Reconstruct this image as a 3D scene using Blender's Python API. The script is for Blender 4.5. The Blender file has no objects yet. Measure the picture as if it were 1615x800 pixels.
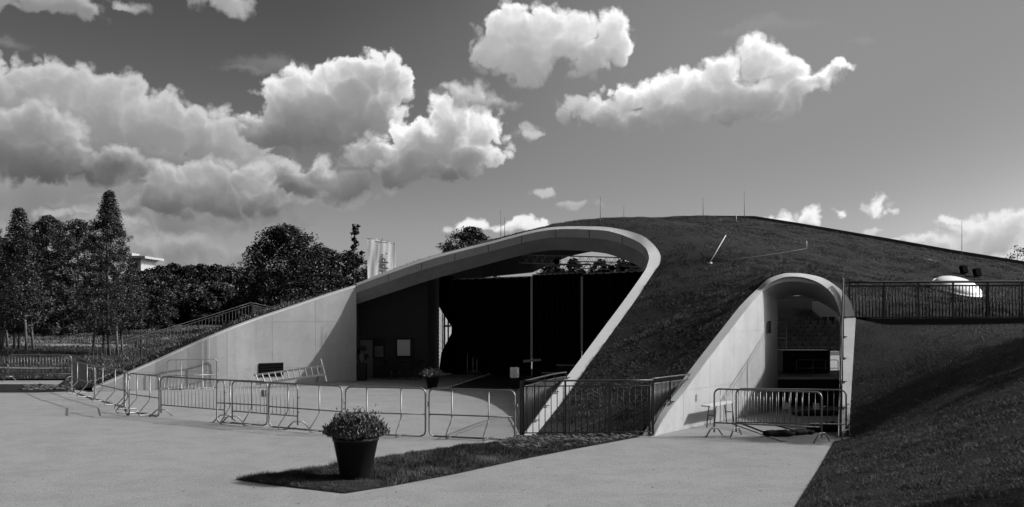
import bpy, bmesh, math, random
import numpy as np
from mathutils import Vector, Matrix
from mathutils.geometry import delaunay_2d_cdt

random.seed(7); rng = np.random.default_rng(7)
scene = bpy.context.scene
COL = scene.collection
R = math.radians

# ------------------------------------------------------------------ camera, sky, sun, exposure
F, CX, HZ, CAMH = 1450.0, 807.5, 494.0, 2.85        # focal length and horizon in photo pixels, eye height in metres
cam = bpy.data.cameras.new('camera')
cam_o = bpy.data.objects.new('camera', cam); COL.objects.link(cam_o)
cam.sensor_width = 36.0
cam.lens = F / 1615.0 * 36.0
cam.shift_y = (HZ - 400.0) / 1615.0
cam.clip_start, cam.clip_end = 0.1, 5000
cam_o.location = (0, 0, CAMH)
cam_o.rotation_euler = (R(90), 0, 0)
scene.camera = cam_o

SUN_EL, SUN_AZ = R(33.5), R(86)                        # azimuth from the view axis, to the right
sun = bpy.data.lights.new('sun', 'SUN')
sun.energy, sun.angle = 5.0, R(0.5)
sun.color = (1, 1, 1)                                # the photograph is black and white
sun_o = bpy.data.objects.new('sun', sun); COL.objects.link(sun_o)
sdir = Vector((math.sin(SUN_AZ) * math.cos(SUN_EL), math.cos(SUN_AZ) * math.cos(SUN_EL), math.sin(SUN_EL)))
sun_o.rotation_euler = (-sdir).to_track_quat('-Z', 'Y').to_euler()
sun_o.location = (60, 0, 60)

scene.view_settings.view_transform = 'Standard'
scene.view_settings.look = 'None'
scene.view_settings.exposure = 0.0
scene.view_settings.gamma = 1.0
scene.view_settings.use_curve_mapping = False
scene.cycles.use_denoising = True
scene.cycles.max_bounces = 6
scene.cycles.diffuse_bounces = 3
scene.cycles.transparent_max_bounces = 12
scene.cycles.sample_clamp_indirect = 4.0

class NB:
    """small helper to wire nodes"""
    def __init__(s, nt): s.nt = nt
    def put(s, sock, v):
        if v is None: return
        if isinstance(v, bpy.types.NodeSocket): s.nt.links.new(v, sock)
        else: sock.default_value = v
    def n(s, t, **kw):
        nd = s.nt.nodes.new(t)
        for k, v in kw.items(): setattr(nd, k, v)
        return nd
    def m(s, op, a, b=None, c=None, clamp=False):
        nd = s.n('ShaderNodeMath', operation=op, use_clamp=clamp)
        for i, v in enumerate((a, b, c)): s.put(nd.inputs[i], v)
        return nd.outputs[0]
    def v(s, op, a, b=None, c=None, scale=None):
        nd = s.n('ShaderNodeVectorMath', operation=op)
        for i, x in enumerate((a, b, c)): s.put(nd.inputs[i], x)
        if scale is not None: s.put(nd.inputs['Scale'], scale)
        return nd.outputs['Value' if op in ('LENGTH', 'DISTANCE', 'DOT_PRODUCT') else 'Vector']
    def noise(s, vec, scale, detail=4, rough=.5, dim='2D', col=False, dist=0.0):
        nd = s.n('ShaderNodeTexNoise', noise_dimensions=dim)
        s.put(nd.inputs['Vector'], vec); nd.inputs['Scale'].default_value = scale
        nd.inputs['Detail'].default_value = detail; nd.inputs['Roughness'].default_value = rough
        nd.inputs['Distortion'].default_value = dist
        return nd.outputs['Color' if col else 'Fac']
    def vor(s, vec, scale, smooth=.5, dim='2D'):
        nd = s.n('ShaderNodeTexVoronoi', voronoi_dimensions=dim, feature='SMOOTH_F1')
        s.put(nd.inputs['Vector'], vec); nd.inputs['Scale'].default_value = scale
        nd.inputs['Smoothness'].default_value = smooth
        return nd.outputs['Distance']
    def ramp(s, v, lo, hi, a=0.0, b=1.0, smooth=True):
        nd = s.n('ShaderNodeMapRange', interpolation_type='SMOOTHSTEP' if smooth else 'LINEAR', clamp=True)
        s.put(nd.inputs[0], v)
        for i, x in enumerate((lo, hi, a, b)): s.put(nd.inputs[i + 1], x)
        return nd.outputs[0]
# The clouds of the photograph: layers from back to front, each a list of ellipses (centre x, y and radii in photo
# pixels).  They are fixed to compass directions (azimuth, elevation), not to the camera.
# layer = (light, shade, edge softness, ellipses)
LAYERS = [
 (.46, .22, .70, [(160,340,90,30),(60,325,90,30),(300,350,110,22),(420,330,70,26),(120,290,140,50),(330,290,150,50),(500,300,90,30),(-20,290,60,50)]),
 (.46, .2, .5, [(160,352,60,14),(110,332,46,12),(250,392,50,14),(330,404,70,16),(392,398,34,14),(290,386,40,12),(230,380,36,12)]),
 (.60, .20, .24, [(30,158,88,48),(105,160,78,46),(180,178,78,46),(250,198,68,44),(318,222,62,40),(372,232,46,34),(70,225,95,45),(180,240,100,45),(290,262,90,40),(380,272,60,36)]),
 (.60, .13, .44, [(300,285,62,24),(372,282,56,28),(420,296,60,26),(330,316,110,20),(240,325,80,15),(440,318,50,18)]),
 (.58, .11, .40, [(62,205,52,36),(100,222,36,30),(30,235,50,36),(185,258,46,22),(130,268,60,16),(60,268,70,16)]),
 (.92, .14, .18, [(597,116,36,30),(560,126,42,32),(625,130,30,24),(505,150,54,36),(455,166,48,34),(430,192,42,30),(540,175,62,40),(588,180,44,38),(480,205,58,22),(565,215,40,24)]),
 (.58, .14, .40, [(510,265,36,16),(480,288,58,22),(590,245,44,30),(545,292,66,22),(610,240,34,22),(560,302,54,12),(450,272,36,18)]),
 (.98, .14, .17, [(715,197,40,34),(686,210,34,26),(762,203,38,22),(745,236,44,30),(662,242,42,28),(640,222,30,22),(690,262,62,22),(622,272,38,18),(730,268,34,14)]),
 (.66, .26, .5, [(752,155,48,20),(728,149,28,15),(782,160,24,12)]),
 (.58, .27, .44, [(838,211,22,11)]),
 (1.0, .30, .34, [(800,44,42,32),(850,42,44,32),(785,80,38,28),(845,88,62,30),(905,68,46,34),(958,56,34,30),(930,92,50,24),(976,72,18,26),(828,122,22,12)]),
 (1.08, .22, .30, [(1198,96,42,26),(1150,110,40,22),(1232,110,30,26),(1100,130,48,22),(1050,142,42,20),(1000,154,42,20),(960,174,42,18),(1180,145,90,30),(1090,165,90,26),(1010,184,66,18),(1262,138,34,22),(1292,120,28,12),(1325,104,22,8),(1170,184,50,12),(1020,198,26,10)]),
 (.62, .28, .44, [(905,168,22,12),(888,180,12,8)]),
 (.50, .26, .50, [(-10,6,60,14),(85,6,70,18),(140,14,26,14),(350,0,52,14),(370,10,22,10),(205,12,20,6)]),
 (.92, .34, .30, [(742,354,34,9),(800,356,36,8),(850,353,34,6)]),
 (.55, .34, .44, [(905,325,28,6),(852,301,20,7)]),
 (.95, .40, .30, [(1235,343,26,10),(1265,345,22,10),(1210,344,18,7)]),
 (.92, .42, .30, [(1385,325,22,13),(1405,330,14,7),(1321,337,9,5),(1385,357,20,6)]),
 (.86, .38, .32, [(1540,364,42,14),(1585,364,44,18),(1610,350,36,14),(1480,380,50,10),(1530,386,70,12),(1440,380,30,6),(1500,352,20,6)]),
]
WISPS = [(445,105,62,11),(400,112,45,6),(1355,68,22,6),(60,200,30,9),(10,68,22,6),(1495,360,14,4),(1200,40,60,8),(700,150,20,6)]
def px_dir(x, y):
    dx, dy = (x - CX) / F, (HZ - y) / F
    return math.atan2(dx, 1.0) * F / 100, math.atan2(dy, math.hypot(1.0, dx)) * F / 100

world = bpy.data.worlds.new('World'); scene.world = world
world.use_nodes = True
nt = world.node_tree; nt.nodes.clear()
b = NB(nt)
SKY_STRENGTH = 0.05
sky = b.n('ShaderNodeTexSky', sky_type='NISHITA', sun_disc=False)
sky.sun_elevation, sky.sun_rotation = SUN_EL, SUN_AZ
sky.altitude, sky.air_density, sky.dust_density, sky.ozone_density = 200, 1.0, 2.0, 1.0
sep = b.n('ShaderNodeSeparateColor'); nt.links.new(sky.outputs[0], sep.inputs[0])
# black and white film behind a red filter: the red of the sky only
blue_sky = b.m('MULTIPLY', b.m('POWER', sep.outputs[0], 1.9), 0.70)
geo = b.n('ShaderNodeTexCoord')
sx = b.n('ShaderNodeSeparateXYZ'); nt.links.new(geo.outputs['Generated'], sx.inputs[0])
az = b.m('MULTIPLY', b.m('ARCTAN2', sx.outputs[0], sx.outputs[1]), F / 100)
el = b.m('MULTIPLY', b.m('ARCSINE', sx.outputs[2]), F / 100)
cxyz = b.n('ShaderNodeCombineXYZ'); b.put(cxyz.inputs[0], az); b.put(cxyz.inputs[1], el)
P0 = cxyz.outputs[0]
LX, LY = 0.52, 0.85                                  # towards the sun, on the sky

def over(q, bg, fg, a): return q.m('MULTIPLY_ADD', q.m('SUBTRACT', fg, bg), a, bg)

def detail(q, p):
    """rounded heaps on the clouds"""
    a = q.n('ShaderNodeTexVoronoi', voronoi_dimensions='2D', feature='F1'); q.put(a.inputs['Vector'], p); a.inputs['Scale'].default_value = 2.6
    c = q.n('ShaderNodeTexVoronoi', voronoi_dimensions='2D', feature='F1'); q.put(c.inputs['Vector'], p); c.inputs['Scale'].default_value = 6.3
    d1 = q.m('MULTIPLY', a.outputs['Distance'], a.outputs['Distance'])
    d2 = q.m('MULTIPLY', c.outputs['Distance'], c.outputs['Distance'])
    return q.m('MULTIPLY_ADD', d1, -.52, q.m('MULTIPLY_ADD', d2, -.30, .21))

def cloud_group(name, layers, generic=False):
    g = bpy.data.node_groups.new(name, 'ShaderNodeTree')
    g.interface.new_socket('p', in_out='INPUT', socket_type='NodeSocketVector')
    g.interface.new_socket('bg', in_out='INPUT', socket_type='NodeSocketFloat')
    g.interface.new_socket('out', in_out='OUTPUT', socket_type='NodeSocketFloat')
    q = NB(g); gi = q.n('NodeGroupInput'); go = q.n('NodeGroupOutput')
    p, tot = gi.outputs[0], gi.outputs[1]
    w = q.v('MULTIPLY_ADD', q.noise(p, 1.5, 4, .54, col=True), (.56, .46, 0), q.v('MULTIPLY_ADD', p, (1, 1, 0), (-.28, -.23, 0)))
    fine = q.m('MULTIPLY_ADD', q.noise(p, 8.0, 4, .6), .22, -.11)
    d0 = q.m('ADD', detail(q, w), fine)
    d1 = q.m('ADD', detail(q, q.v('ADD', w, (LX * .09, LY * .09, 0))), q.m('MULTIPLY', fine, .5))
    haze = q.noise(p, .8, 3, .5)
    for (hi, lo, soft, ells, full) in layers:
        acc = []
        for s in (0.0, .16, .55):
            e_all = None
            if generic:
                e_all = q.m('MULTIPLY_ADD', q.noise(q.v('MULTIPLY_ADD', w, (.20, .38, 0), (LX * s * .2, LY * s * .38, 0)), 1.0, 2, .5), 3.2, -2.0)
            else:
                for (x, y, rx, ry) in ells:
                    u, v_ = px_dir(x, y); k = min(.95, .34 + ry / 100 * 1.7); rx, ry = rx / 100 * 1.2, ry / 100 * 1.22
                    d = q.v('LENGTH', q.v('MULTIPLY_ADD', w, (1 / rx, 1 / ry, 0), ((LX * s - u) / rx, (LY * s - v_) / ry, 0)))
                    e = q.m('MULTIPLY_ADD', d, -k, k)
                    e_all = e if e_all is None else q.m('SMOOTH_MAX', e_all, e, .12)
            acc.append(e_all)
        f0 = q.m('ADD', acc[0], d0)
        t = q.m('MULTIPLY', q.m('MAXIMUM', q.m('ADD', acc[1], d1), 0.0), 1.5)
        t = q.m('MULTIPLY_ADD', q.m('MAXIMUM', q.m('MULTIPLY_ADD', d1, .3, acc[2]), 0.0), 1.8, t)
        T = q.m('EXPONENT', q.m('MULTIPLY', t, -1.5))
        if generic: V = .8
        else:
            yb = max(e[1] + e[3] for e in full); yt = min(e[1] - e[3] for e in full); xm = sum(e[0] for e in full) / len(full)
            sw_ = q.n('ShaderNodeSeparateXYZ'); q.put(sw_.inputs[0], w)
            V = q.ramp(sw_.outputs[1], px_dir(xm, yb + 4)[1], px_dir(xm, yb - (yb - yt) * .62)[1])     # flat grey base, bright above
        lit = q.m('MULTIPLY_ADD', T, .36, q.m('MULTIPLY', V, q.m('MULTIPLY_ADD', T, .44, .20)))
        c = q.m('MULTIPLY_ADD', lit, (hi - lo), q.m('MULTIPLY_ADD', haze, .10, lo - .05))
        al = q.ramp(f0, -.04, q.m('MULTIPLY_ADD', haze, soft * 1.3, .03 + soft * .25))
        tot = over(q, tot, q.m('MULTIPLY', c, 1 / SKY_STRENGTH), al)
    g.links.new(tot, go.inputs[0])
    return g

# thin high wisps
pw = b.v('MULTIPLY_ADD', b.noise(P0, 1.4, 4, .62, col=True), (.55, .4, 0), b.v('MULTIPLY_ADD', P0, (1, 1, 0), (-.27, -.2, 0)))
wz = None
for (x, y, rx, ry) in WISPS:
    u, v_ = px_dir(x, y); rx, ry = rx / 60, ry / 60
    e = b.v('LENGTH', b.v('MULTIPLY_ADD', pw, (1 / rx, 1 / ry, 0), (-u / rx, -v_ / ry, 0)))
    wz = e if wz is None else b.m('MINIMUM', wz, e)
wa = b.m('MULTIPLY', b.ramp(b.m('ADD', wz, b.m('MULTIPLY_ADD', b.noise(P0, 3.2, 4, .65), -.8, .4)), 1.0, 0.0), .34)
# a thin even veil of high cloud over the right half of the sky
u, v_ = px_dir(1330, 90)
vd = b.v('LENGTH', b.v('MULTIPLY_ADD', P0, (1 / 8.6, 1 / 4.6, 0), (-u / 8.6, -v_ / 4.6, 0)))
veil = b.m('MULTIPLY', b.ramp(b.m('ADD', vd, b.m('MULTIPLY', b.noise(P0, .35, 2, .5), .16)), 1.1, .1), .85)
clear = over(b, over(b, blue_sky, .29 / SKY_STRENGTH, veil), .36 / SKY_STRENGTH, wa)

def background(val):
    bg = b.n('ShaderNodeBackground'); bg.inputs['Strength'].default_value = SKY_STRENGTH
    cc = b.n('ShaderNodeCombineColor')
    for i in range(3): b.put(cc.inputs[i], val)
    nt.links.new(cc.outputs[0], bg.inputs[0])
    return bg.outputs[0]
def cell_shader(name, layers, generic=False):
    if not layers: return background(clear)
    nd = b.n('ShaderNodeGroup'); nd.node_tree = cloud_group(name, layers, generic)
    b.put(nd.inputs[0], P0); b.put(nd.inputs[1], clear)
    return background(nd.outputs[0])
def mix(fac, a, c):
    nd = b.n('ShaderNodeMixShader'); b.put(nd.inputs[0], fac); b.put(nd.inputs[1], a); b.put(nd.inputs[2], c)
    return nd.outputs[0]

MARG = 34
def inside(x0, x1, y0, y1):
    out = []
    for (hi, lo, soft, ells) in LAYERS:
        hit = lambda e, r, u: e[0] + e[2] * 1.2 + MARG > x0 and e[0] - e[2] * 1.2 - MARG - r < x1 and e[1] + e[3] * 1.2 + MARG + u > y0 and e[1] - e[3] * 1.2 - MARG < y1
        if any(hit(e, 0, 0) for e in ells):
            out.append((hi, lo, soft, [e for e in ells if hit(e, 40, 64)], ells))      # with those that shade them from above
    return out
def cell(name, x0, x1, y0, y1):
    m = abs(HZ - y0) * .15
    return cell_shader(name, inside(x0, x1, y0 - m, y1))
def by_az(x, left, right): return mix(b.m('GREATER_THAN', az, px_dir(x, HZ)[0]), left, right)
def by_el(y, low, high): return mix(b.m('GREATER_THAN', el, px_dir(CX, y)[1]), low, high)
left = by_el(62, by_az(430, by_az(240, cell('clouds_a', -60, 240, 62, 440), cell('clouds_b', 240, 430, 62, 440)), cell('clouds_c', 430, 690, 62, 440)),
             cell('clouds_d', -60, 690, -40, 62))
low = by_az(1100, cell('clouds_e', 690, 1100, 290, 440), cell('clouds_f', 1100, 1700, 290, 440))
mid = by_el(141, cell('clouds_g', 690, 1040, 141, 290), cell('clouds_h', 690, 1040, -40, 141))
far = by_az(1400, cell('clouds_i', 1040, 1400, -40, 290), background(clear))
sh = by_az(690, left, by_el(290, low, by_az(1040, mid, far)))
# round the rest of the sky the same kind of cumulus goes on
front = b.m('MULTIPLY', b.m('COMPARE', az, (px_dir(-60, HZ)[0] + px_dir(1680, HZ)[0]) / 2, (px_dir(1680, HZ)[0] - px_dir(-60, HZ)[0]) / 2), b.m('LESS_THAN', el, px_dir(CX, -40)[1]))
around = b.m('MULTIPLY', b.m('SUBTRACT', 1.0, front), b.m('GREATER_THAN', el, 0.0))
sh = mix(around, sh, cell_shader('clouds_around', [(.60, .15, .3, [], [])], True))
wo = b.n('ShaderNodeOutputWorld'); nt.links.new(sh, wo.inputs[0])
world.cycles.sampling_method = 'MANUAL'; world.cycles.sample_map_resolution = 128
scene.cycles.use_adaptive_sampling = True
scene.cycles.adaptive_threshold = 0.008
scene.cycles.adaptive_min_samples = 20
# ------------------------------------------------------------------ helpers
def P(x, y, Y):
    """the point at depth Y metres that the camera of the photograph sees at pixel x, y"""
    return Vector(((x - CX) / F * Y, Y, CAMH - (y - HZ) / F * Y))
def G(x, y, z=0.0):
    """the point of the level z seen at pixel x, y"""
    Y = (CAMH - z) * F / (y - HZ)
    return Vector(((x - CX) / F * Y, Y, z))

MATS = {}
def mat(name, base, rough=.8, var=0.0, scale=3.0, bump=0.0, bscale=40.0, metal=0.0, spec=.18, extra=None, detail=5):
    if name in MATS: return MATS[name]
    m = bpy.data.materials.new(name); m.use_nodes = True
    t = m.node_tree; q = NB(t)
    bs = t.nodes['Principled BSDF']
    bs.inputs['Base Color'].default_value = (base, base, base, 1)
    bs.inputs['Roughness'].default_value = rough
    bs.inputs['Metallic'].default_value = metal
    bs.inputs['Specular IOR Level'].default_value = spec
    co = q.n('ShaderNodeTexCoord').outputs['Object']
    val = None
    if var:
        n = q.noise(co, scale, detail, .6, dim='3D')
        val = q.m('MULTIPLY_ADD', n, 2 * var * base, base - var * base)
    if extra: val = extra(q, co, val if val is not None else base, bs)
    if val is not None:
        cc = q.n('ShaderNodeCombineColor')
        for i in range(3): q.put(cc.inputs[i], val)
        t.links.new(cc.outputs[0], bs.inputs['Base Color'])
    if bump:
        bn = q.n('ShaderNodeBump'); bn.inputs['Strength'].default_value = 1.0; bn.inputs['Distance'].default_value = bump
        t.links.new(q.noise(co, bscale, 5, .6, dim='3D'), bn.inputs['Height'])
        t.links.new(bn.outputs[0], bs.inputs['Normal'])
    MATS[name] = m
    return m

def link(name, me, m=None, parent=None):
    o = bpy.data.objects.new(name, me); COL.objects.link(o)
    if m is not None and len(me.materials) == 0: me.materials.append(m)
    if parent is not None: o.parent = parent
    return o
def tag(o, label=None, cat=None, group=None, kind=None):
    if label: o['label'] = label
    if cat: o['category'] = cat
    if group: o['group'] = group
    if kind: o['kind'] = kind
    return o
def empty(name, loc=(0, 0, 0), rz=0.0, label=None, cat=None, group=None):
    o = bpy.data.objects.new(name, None); COL.objects.link(o)
    o.location = loc; o.rotation_euler = (0, 0, rz); o.empty_display_size = .2
    return tag(o, label, cat, group)

ORD = 'first second third fourth fifth sixth seventh eighth ninth tenth eleventh twelfth thirteenth fourteenth fifteenth sixteenth'.split()
class MB:
    """collects vertices and faces of one mesh"""
    def __init__(s): s.v = []; s.f = []; s.sm = []
    def add(s, vs, fs, smooth=False):
        o = len(s.v); s.v += [tuple(v) for v in vs]
        for f in fs: s.f.append(tuple(i + o for i in f)); s.sm.append(smooth)
    def box(s, c, d, rz=0.0, rx=0.0, ry=0.0):
        M = Matrix.Rotation(rz, 3, 'Z') @ Matrix.Rotation(ry, 3, 'Y') @ Matrix.Rotation(rx, 3, 'X')
        vs = [Vector(c) + M @ Vector((a * d[0] / 2, e * d[1] / 2, g * d[2] / 2)) for a in (-1, 1) for e in (-1, 1) for g in (-1, 1)]
        s.add(vs, [(0, 1, 3, 2), (4, 6, 7, 5), (0, 4, 5, 1), (2, 3, 7, 6), (0, 2, 6, 4), (1, 5, 7, 3)])
    def beam(s, p, q, w, h, up=(0, 0, 1)):
        """square bar from p to q"""
        p, q = Vector(p), Vector(q); d = (q - p).normalized(); u = Vector(up)
        if abs(d.dot(u)) > .97: u = Vector((0, 1, 0))
        a = d.cross(u).normalized(); c = a.cross(d)
        vs = [e + a * (i * w / 2) + c * (j * h / 2) for e in (p, q) for i, j in ((-1, -1), (1, -1), (1, 1), (-1, 1))]
        s.add(vs, [(3, 2, 1, 0), (4, 5, 6, 7), (0, 1, 5, 4), (1, 2, 6, 5), (2, 3, 7, 6), (3, 0, 4, 7)])
    def tube(s, pts, r, n=6, cap=True):
        pts = [Vector(p) for p in pts]; k = len(pts)
        rs = r if isinstance(r, (list, tuple)) else [r] * k
        t0 = (pts[1] - pts[0]).normalized()
        u = t0.orthogonal().normalized(); vs = []
        for i, p in enumerate(pts):
            t = (pts[min(i + 1, k - 1)] - pts[max(i - 1, 0)]).normalized()
            u = (u - t * u.dot(t)).normalized(); w = t.cross(u)
            for j in range(n):
                a = 2 * math.pi * j / n
                vs.append(p + u * (rs[i] * math.cos(a)) + w * (rs[i] * math.sin(a)))
        fs = [(i * n + j, i * n + (j + 1) % n, (i + 1) * n + (j + 1) % n, (i + 1) * n + j) for i in range(k - 1) for j in range(n)]
        s.add(vs, fs, True)
        if cap:
            o = len(s.v) - len(vs)
            s.f.append(tuple(o + j for j in reversed(range(n)))); s.sm.append(False)
            s.f.append(tuple(o + (k - 1) * n + j for j in range(n))); s.sm.append(False)
    def lathe(s, prof, c=(0, 0, 0), n=24):
        vs = [(c[0] + r * math.cos(2 * math.pi * j / n), c[1] + r * math.sin(2 * math.pi * j / n), c[2] + z) for r, z in prof for j in range(n)]
        k = len(prof)
        s.add(vs, [(i * n + j, i * n + (j + 1) % n, (i + 1) * n + (j + 1) % n, (i + 1) * n + j) for i in range(k - 1) for j in range(n)], True)
    def strip(s, a, c, smooth=False):
        n = len(a); s.add(list(a) + list(c), [(i, i + 1, n + i + 1, n + i) for i in range(n - 1)], smooth)
    def me(s, name='mesh'):
        m = bpy.data.meshes.new(name); m.from_pydata(s.v, [], s.f)
        m.polygons.foreach_set('use_smooth', s.sm); m.update()
        return m
    def build(s, name, m, parent=None): return link(name, s.me(name), m, parent)

def outward(me):
    bm = bmesh.new(); bm.from_mesh(me); bmesh.ops.recalc_face_normals(bm, faces=bm.faces); bm.to_mesh(me); bm.free()

def tps(pts):
    """thin-plate surface through points: returns a function of arrays X, Y"""
    pts = np.array(pts, float); n = len(pts); xy = pts[:, :2] / 10.0
    def phi(d2): return np.where(d2 > 1e-12, .5 * d2 * np.log(np.maximum(d2, 1e-12)), 0)
    d2 = ((xy[:, None] - xy[None]) ** 2).sum(-1)
    A = np.zeros((n + 3, n + 3)); A[:n, :n] = phi(d2) + np.eye(n) * 1e-4
    A[:n, n] = 1; A[:n, n + 1:] = xy; A[n:, :n] = A[:n, n:].T
    w = np.linalg.solve(A, np.concatenate([pts[:, 2], [0, 0, 0]]))
    def ev(X, Y):
        X = np.atleast_1d(np.asarray(X, float)) / 10; Y = np.atleast_1d(np.asarray(Y, float)) / 10
        d = (X[:, None] - xy[None, :, 0]) ** 2 + (Y[:, None] - xy[None, :, 1]) ** 2
        return phi(d) @ w[:n] + w[n] + w[n + 1] * X + w[n + 2] * Y
    return ev

def inpoly(poly, X, Y):
    ins = np.zeros(len(X), bool); n = len(poly)
    for i in range(n):
        x0, y0 = poly[i][:2]; x1, y1 = poly[(i + 1) % n][:2]
        c = ((y0 > Y) != (y1 > Y)) & (X < (x1 - x0) * (Y - y0) / (y1 - y0 + 1e-12) + x0)
        ins ^= c
    return ins

def patch(poly, step, zf, jitter=.25, fixed=None):
    """triangulated height field inside a plan polygon; fixed = heights of the polygon's own points"""
    poly = [tuple(p[:2]) for p in poly]
    xs = [p[0] for p in poly]; ys = [p[1] for p in poly]
    gx, gy = np.meshgrid(np.arange(min(xs), max(xs), step), np.arange(min(ys), max(ys), step))
    gx = gx.ravel() + rng.uniform(-jitter, jitter, gx.size) * step; gy = gy.ravel() + rng.uniform(-jitter, jitter, gy.size) * step
    k = inpoly(poly, gx, gy); gx, gy = gx[k], gy[k]
    # stay clear of the edge
    pa = np.array(poly); pb = np.roll(pa, -1, 0); best = np.full(len(gx), 1e9)
    for a, c in zip(pa, pb):
        d = c - a; L = (d ** 2).sum() + 1e-12
        t = np.clip(((gx - a[0]) * d[0] + (gy - a[1]) * d[1]) / L, 0, 1)
        best = np.minimum(best, np.hypot(gx - a[0] - t * d[0], gy - a[1] - t * d[1]))
    k = best > step * .35; gx, gy = gx[k], gy[k]
    v2 = [Vector(p) for p in poly] + [Vector((x, y)) for x, y in zip(gx, gy)]
    n = len(poly)
    vs, es, fs, ov, oe, of = delaunay_2d_cdt(v2, [], [list(range(n))], 1, 1e-5)
    V = np.array([(v.x, v.y) for v in vs]); Z = zf(V[:, 0], V[:, 1])
    if fixed is not None:
        for i, orig in enumerate(ov):
            for j in orig:
                if j < n and fixed[j] is not None: Z[i] = fixed[j]
    return [(V[i, 0], V[i, 1], float(Z[i])) for i in range(len(V))], [tuple(f) for f in fs]

def resample(pts, step):
    pts = [Vector(p) for p in pts]; out = [pts[0]]
    for a, c in zip(pts, pts[1:]):
        n = max(1, int((c - a).length / step))
        out += [a.lerp(c, (i + 1) / n) for i in range(n)]
    return out
def spline(pts, m=6):
    """Catmull-Rom through the points"""
    pts = [Vector(p) for p in pts]; out = []
    for i in range(len(pts) - 1):
        p0, p1, p2, p3 = pts[max(i - 1, 0)], pts[i], pts[i + 1], pts[min(i + 2, len(pts) - 1)]
        for j in range(m):
            t = j / m
            out.append(.5 * ((2 * p1) + (p2 - p0) * t + (2 * p0 - 5 * p1 + 4 * p2 - p3) * t * t + (3 * p1 - p0 - 3 * p2 + p3) * t ** 3))
    return out + [pts[-1]]
# ------------------------------------------------------------------ materials of the setting
def speckle(q, co, val, bs):
    fine = q.noise(co, 34, 4, .85, dim='3D'); big = q.noise(co, .35, 4, .6, dim='3D')
    v = q.m('MULTIPLY', val, q.m('MULTIPLY_ADD', fine, 2.4, -.2))
    v = q.m('MULTIPLY', v, q.ramp(q.noise(co, 21, 2, .6, dim='3D'), .58, .72, 1.0, .62))
    v = q.m('MULTIPLY', v, q.ramp(q.noise(co, 1.3, 5, .7, dim='3D'), .35, .6, .9, 1.03))
    return q.m('MULTIPLY', v, q.m('MULTIPLY_ADD', big, .30, .85))
PAVE = mat('fine_gravel_paving', .212, .9, var=.18, scale=9, bump=.006, bscale=90, spec=.25, extra=speckle)
def concrete_look(q, co, val, bs):
    sep_ = q.n('ShaderNodeSeparateXYZ'); q.put(sep_.inputs[0], co)
    cm = q.n('ShaderNodeCombineXYZ'); q.put(cm.inputs[0], q.m('MULTIPLY', sep_.outputs[0], 2.2)); q.put(cm.inputs[1], q.m('MULTIPLY', sep_.outputs[1], 2.2)); q.put(cm.inputs[2], q.m('MULTIPLY', sep_.outputs[2], .25))
    runs = q.noise(cm.outputs[0], 1.2, 5, .65, dim='3D')               # rain streaks down the face
    cloud = q.noise(co, .7, 5, .62, dim='3D')
    v = q.m('MULTIPLY', val, q.m('MULTIPLY_ADD', runs, .42, .79))
    v = q.m('MULTIPLY', v, q.m('MULTIPLY_ADD', cloud, .5, .75))
    pores = q.noise(co, 16, 2, .5, dim='3D')
    return q.m('MULTIPLY', v, q.ramp(pores, .24, .32, .55, 1.0))
CONC = mat('fair_faced_concrete', .30, .75, var=.10, scale=5, bump=.004, bscale=30, spec=.3, extra=concrete_look)
CAPM = mat('concrete_coping', .37, .7, var=.12, scale=4, bump=.003, bscale=40, spec=.3)
def sward(q, co, val, bs):
    a = q.noise(co, .55, 5, .65, dim='3D'); c = q.noise(co, 6.0, 4, .7, dim='3D')
    v = q.m('MULTIPLY', val, q.m('MULTIPLY_ADD', a, 1.5, .25))
    return q.m('MULTIPLY', v, q.m('MULTIPLY_ADD', c, 1.1, .45))
TURF = mat('turf', .022, 1.0, spec=.05, extra=sward, bump=.03, bscale=18)
def blade_look(q, co, val, bs):
    g = q.n('ShaderNodeNewGeometry')
    pat = q.noise(g.outputs['Position'], .45, 5, .62, dim='3D')
    sp_ = q.n('ShaderNodeMapping'); q.put(sp_.inputs['Vector'], g.outputs['Position']); sp_.inputs['Rotation'].default_value = (0, 0, .35); sp_.inputs['Scale'].default_value = (.25, 1.5, 1.0)
    band = q.noise(sp_.outputs[0], 1.0, 3, .55, dim='3D')                # mowing bands and worn streaks
    pat2 = q.noise(g.outputs['Position'], 2.6, 3, .6, dim='3D')
    v = q.m('MULTIPLY', val, q.m('MULTIPLY_ADD', g.outputs['Random Per Island'], .9, .5))
    v = q.m('MULTIPLY', v, q.ramp(pat, .34, .66, .3, 1.7))
    v = q.m('MULTIPLY', v, q.ramp(band, .36, .64, .55, 1.45))
    return q.m('MULTIPLY', v, q.ramp(pat2, .3, .7, .5, 1.4))
BLADE = mat('grass_blade', .048, .6, spec=.25, extra=blade_look)
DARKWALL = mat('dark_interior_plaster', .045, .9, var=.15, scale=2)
BLACK = mat('black_drape', .006, 1.0, spec=.02)
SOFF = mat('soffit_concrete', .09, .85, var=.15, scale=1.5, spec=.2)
STEEL_DARK = mat('anthracite_steel', .03, .45, var=.2, scale=8, spec=.4)
GALV = mat('galvanised_steel', .20, .45, metal=.6, var=.25, scale=14, spec=.5)

# ------------------------------------------------------------------ ground
m = MB(); m.add([(-2500, -300, -.06), (2500, -300, -.06), (2500, 4000, -.06), (-2500, 4000, -.06)], [(0, 1, 2, 3)])
tag(m.build('ground', TURF), kind='structure')
m = MB(); m.add([(-70, -14, 0), (34, -14, 0), (34, 78, 0), (-5.6, 78, 0), (-7.2, 41.5, 0), (-17, 38.9, 0), (-70, 38.9, 0)], [(0, 1, 2, 3, 4, 5, 6)])
tag(m.build('pavement', PAVE), kind='structure')

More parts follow.
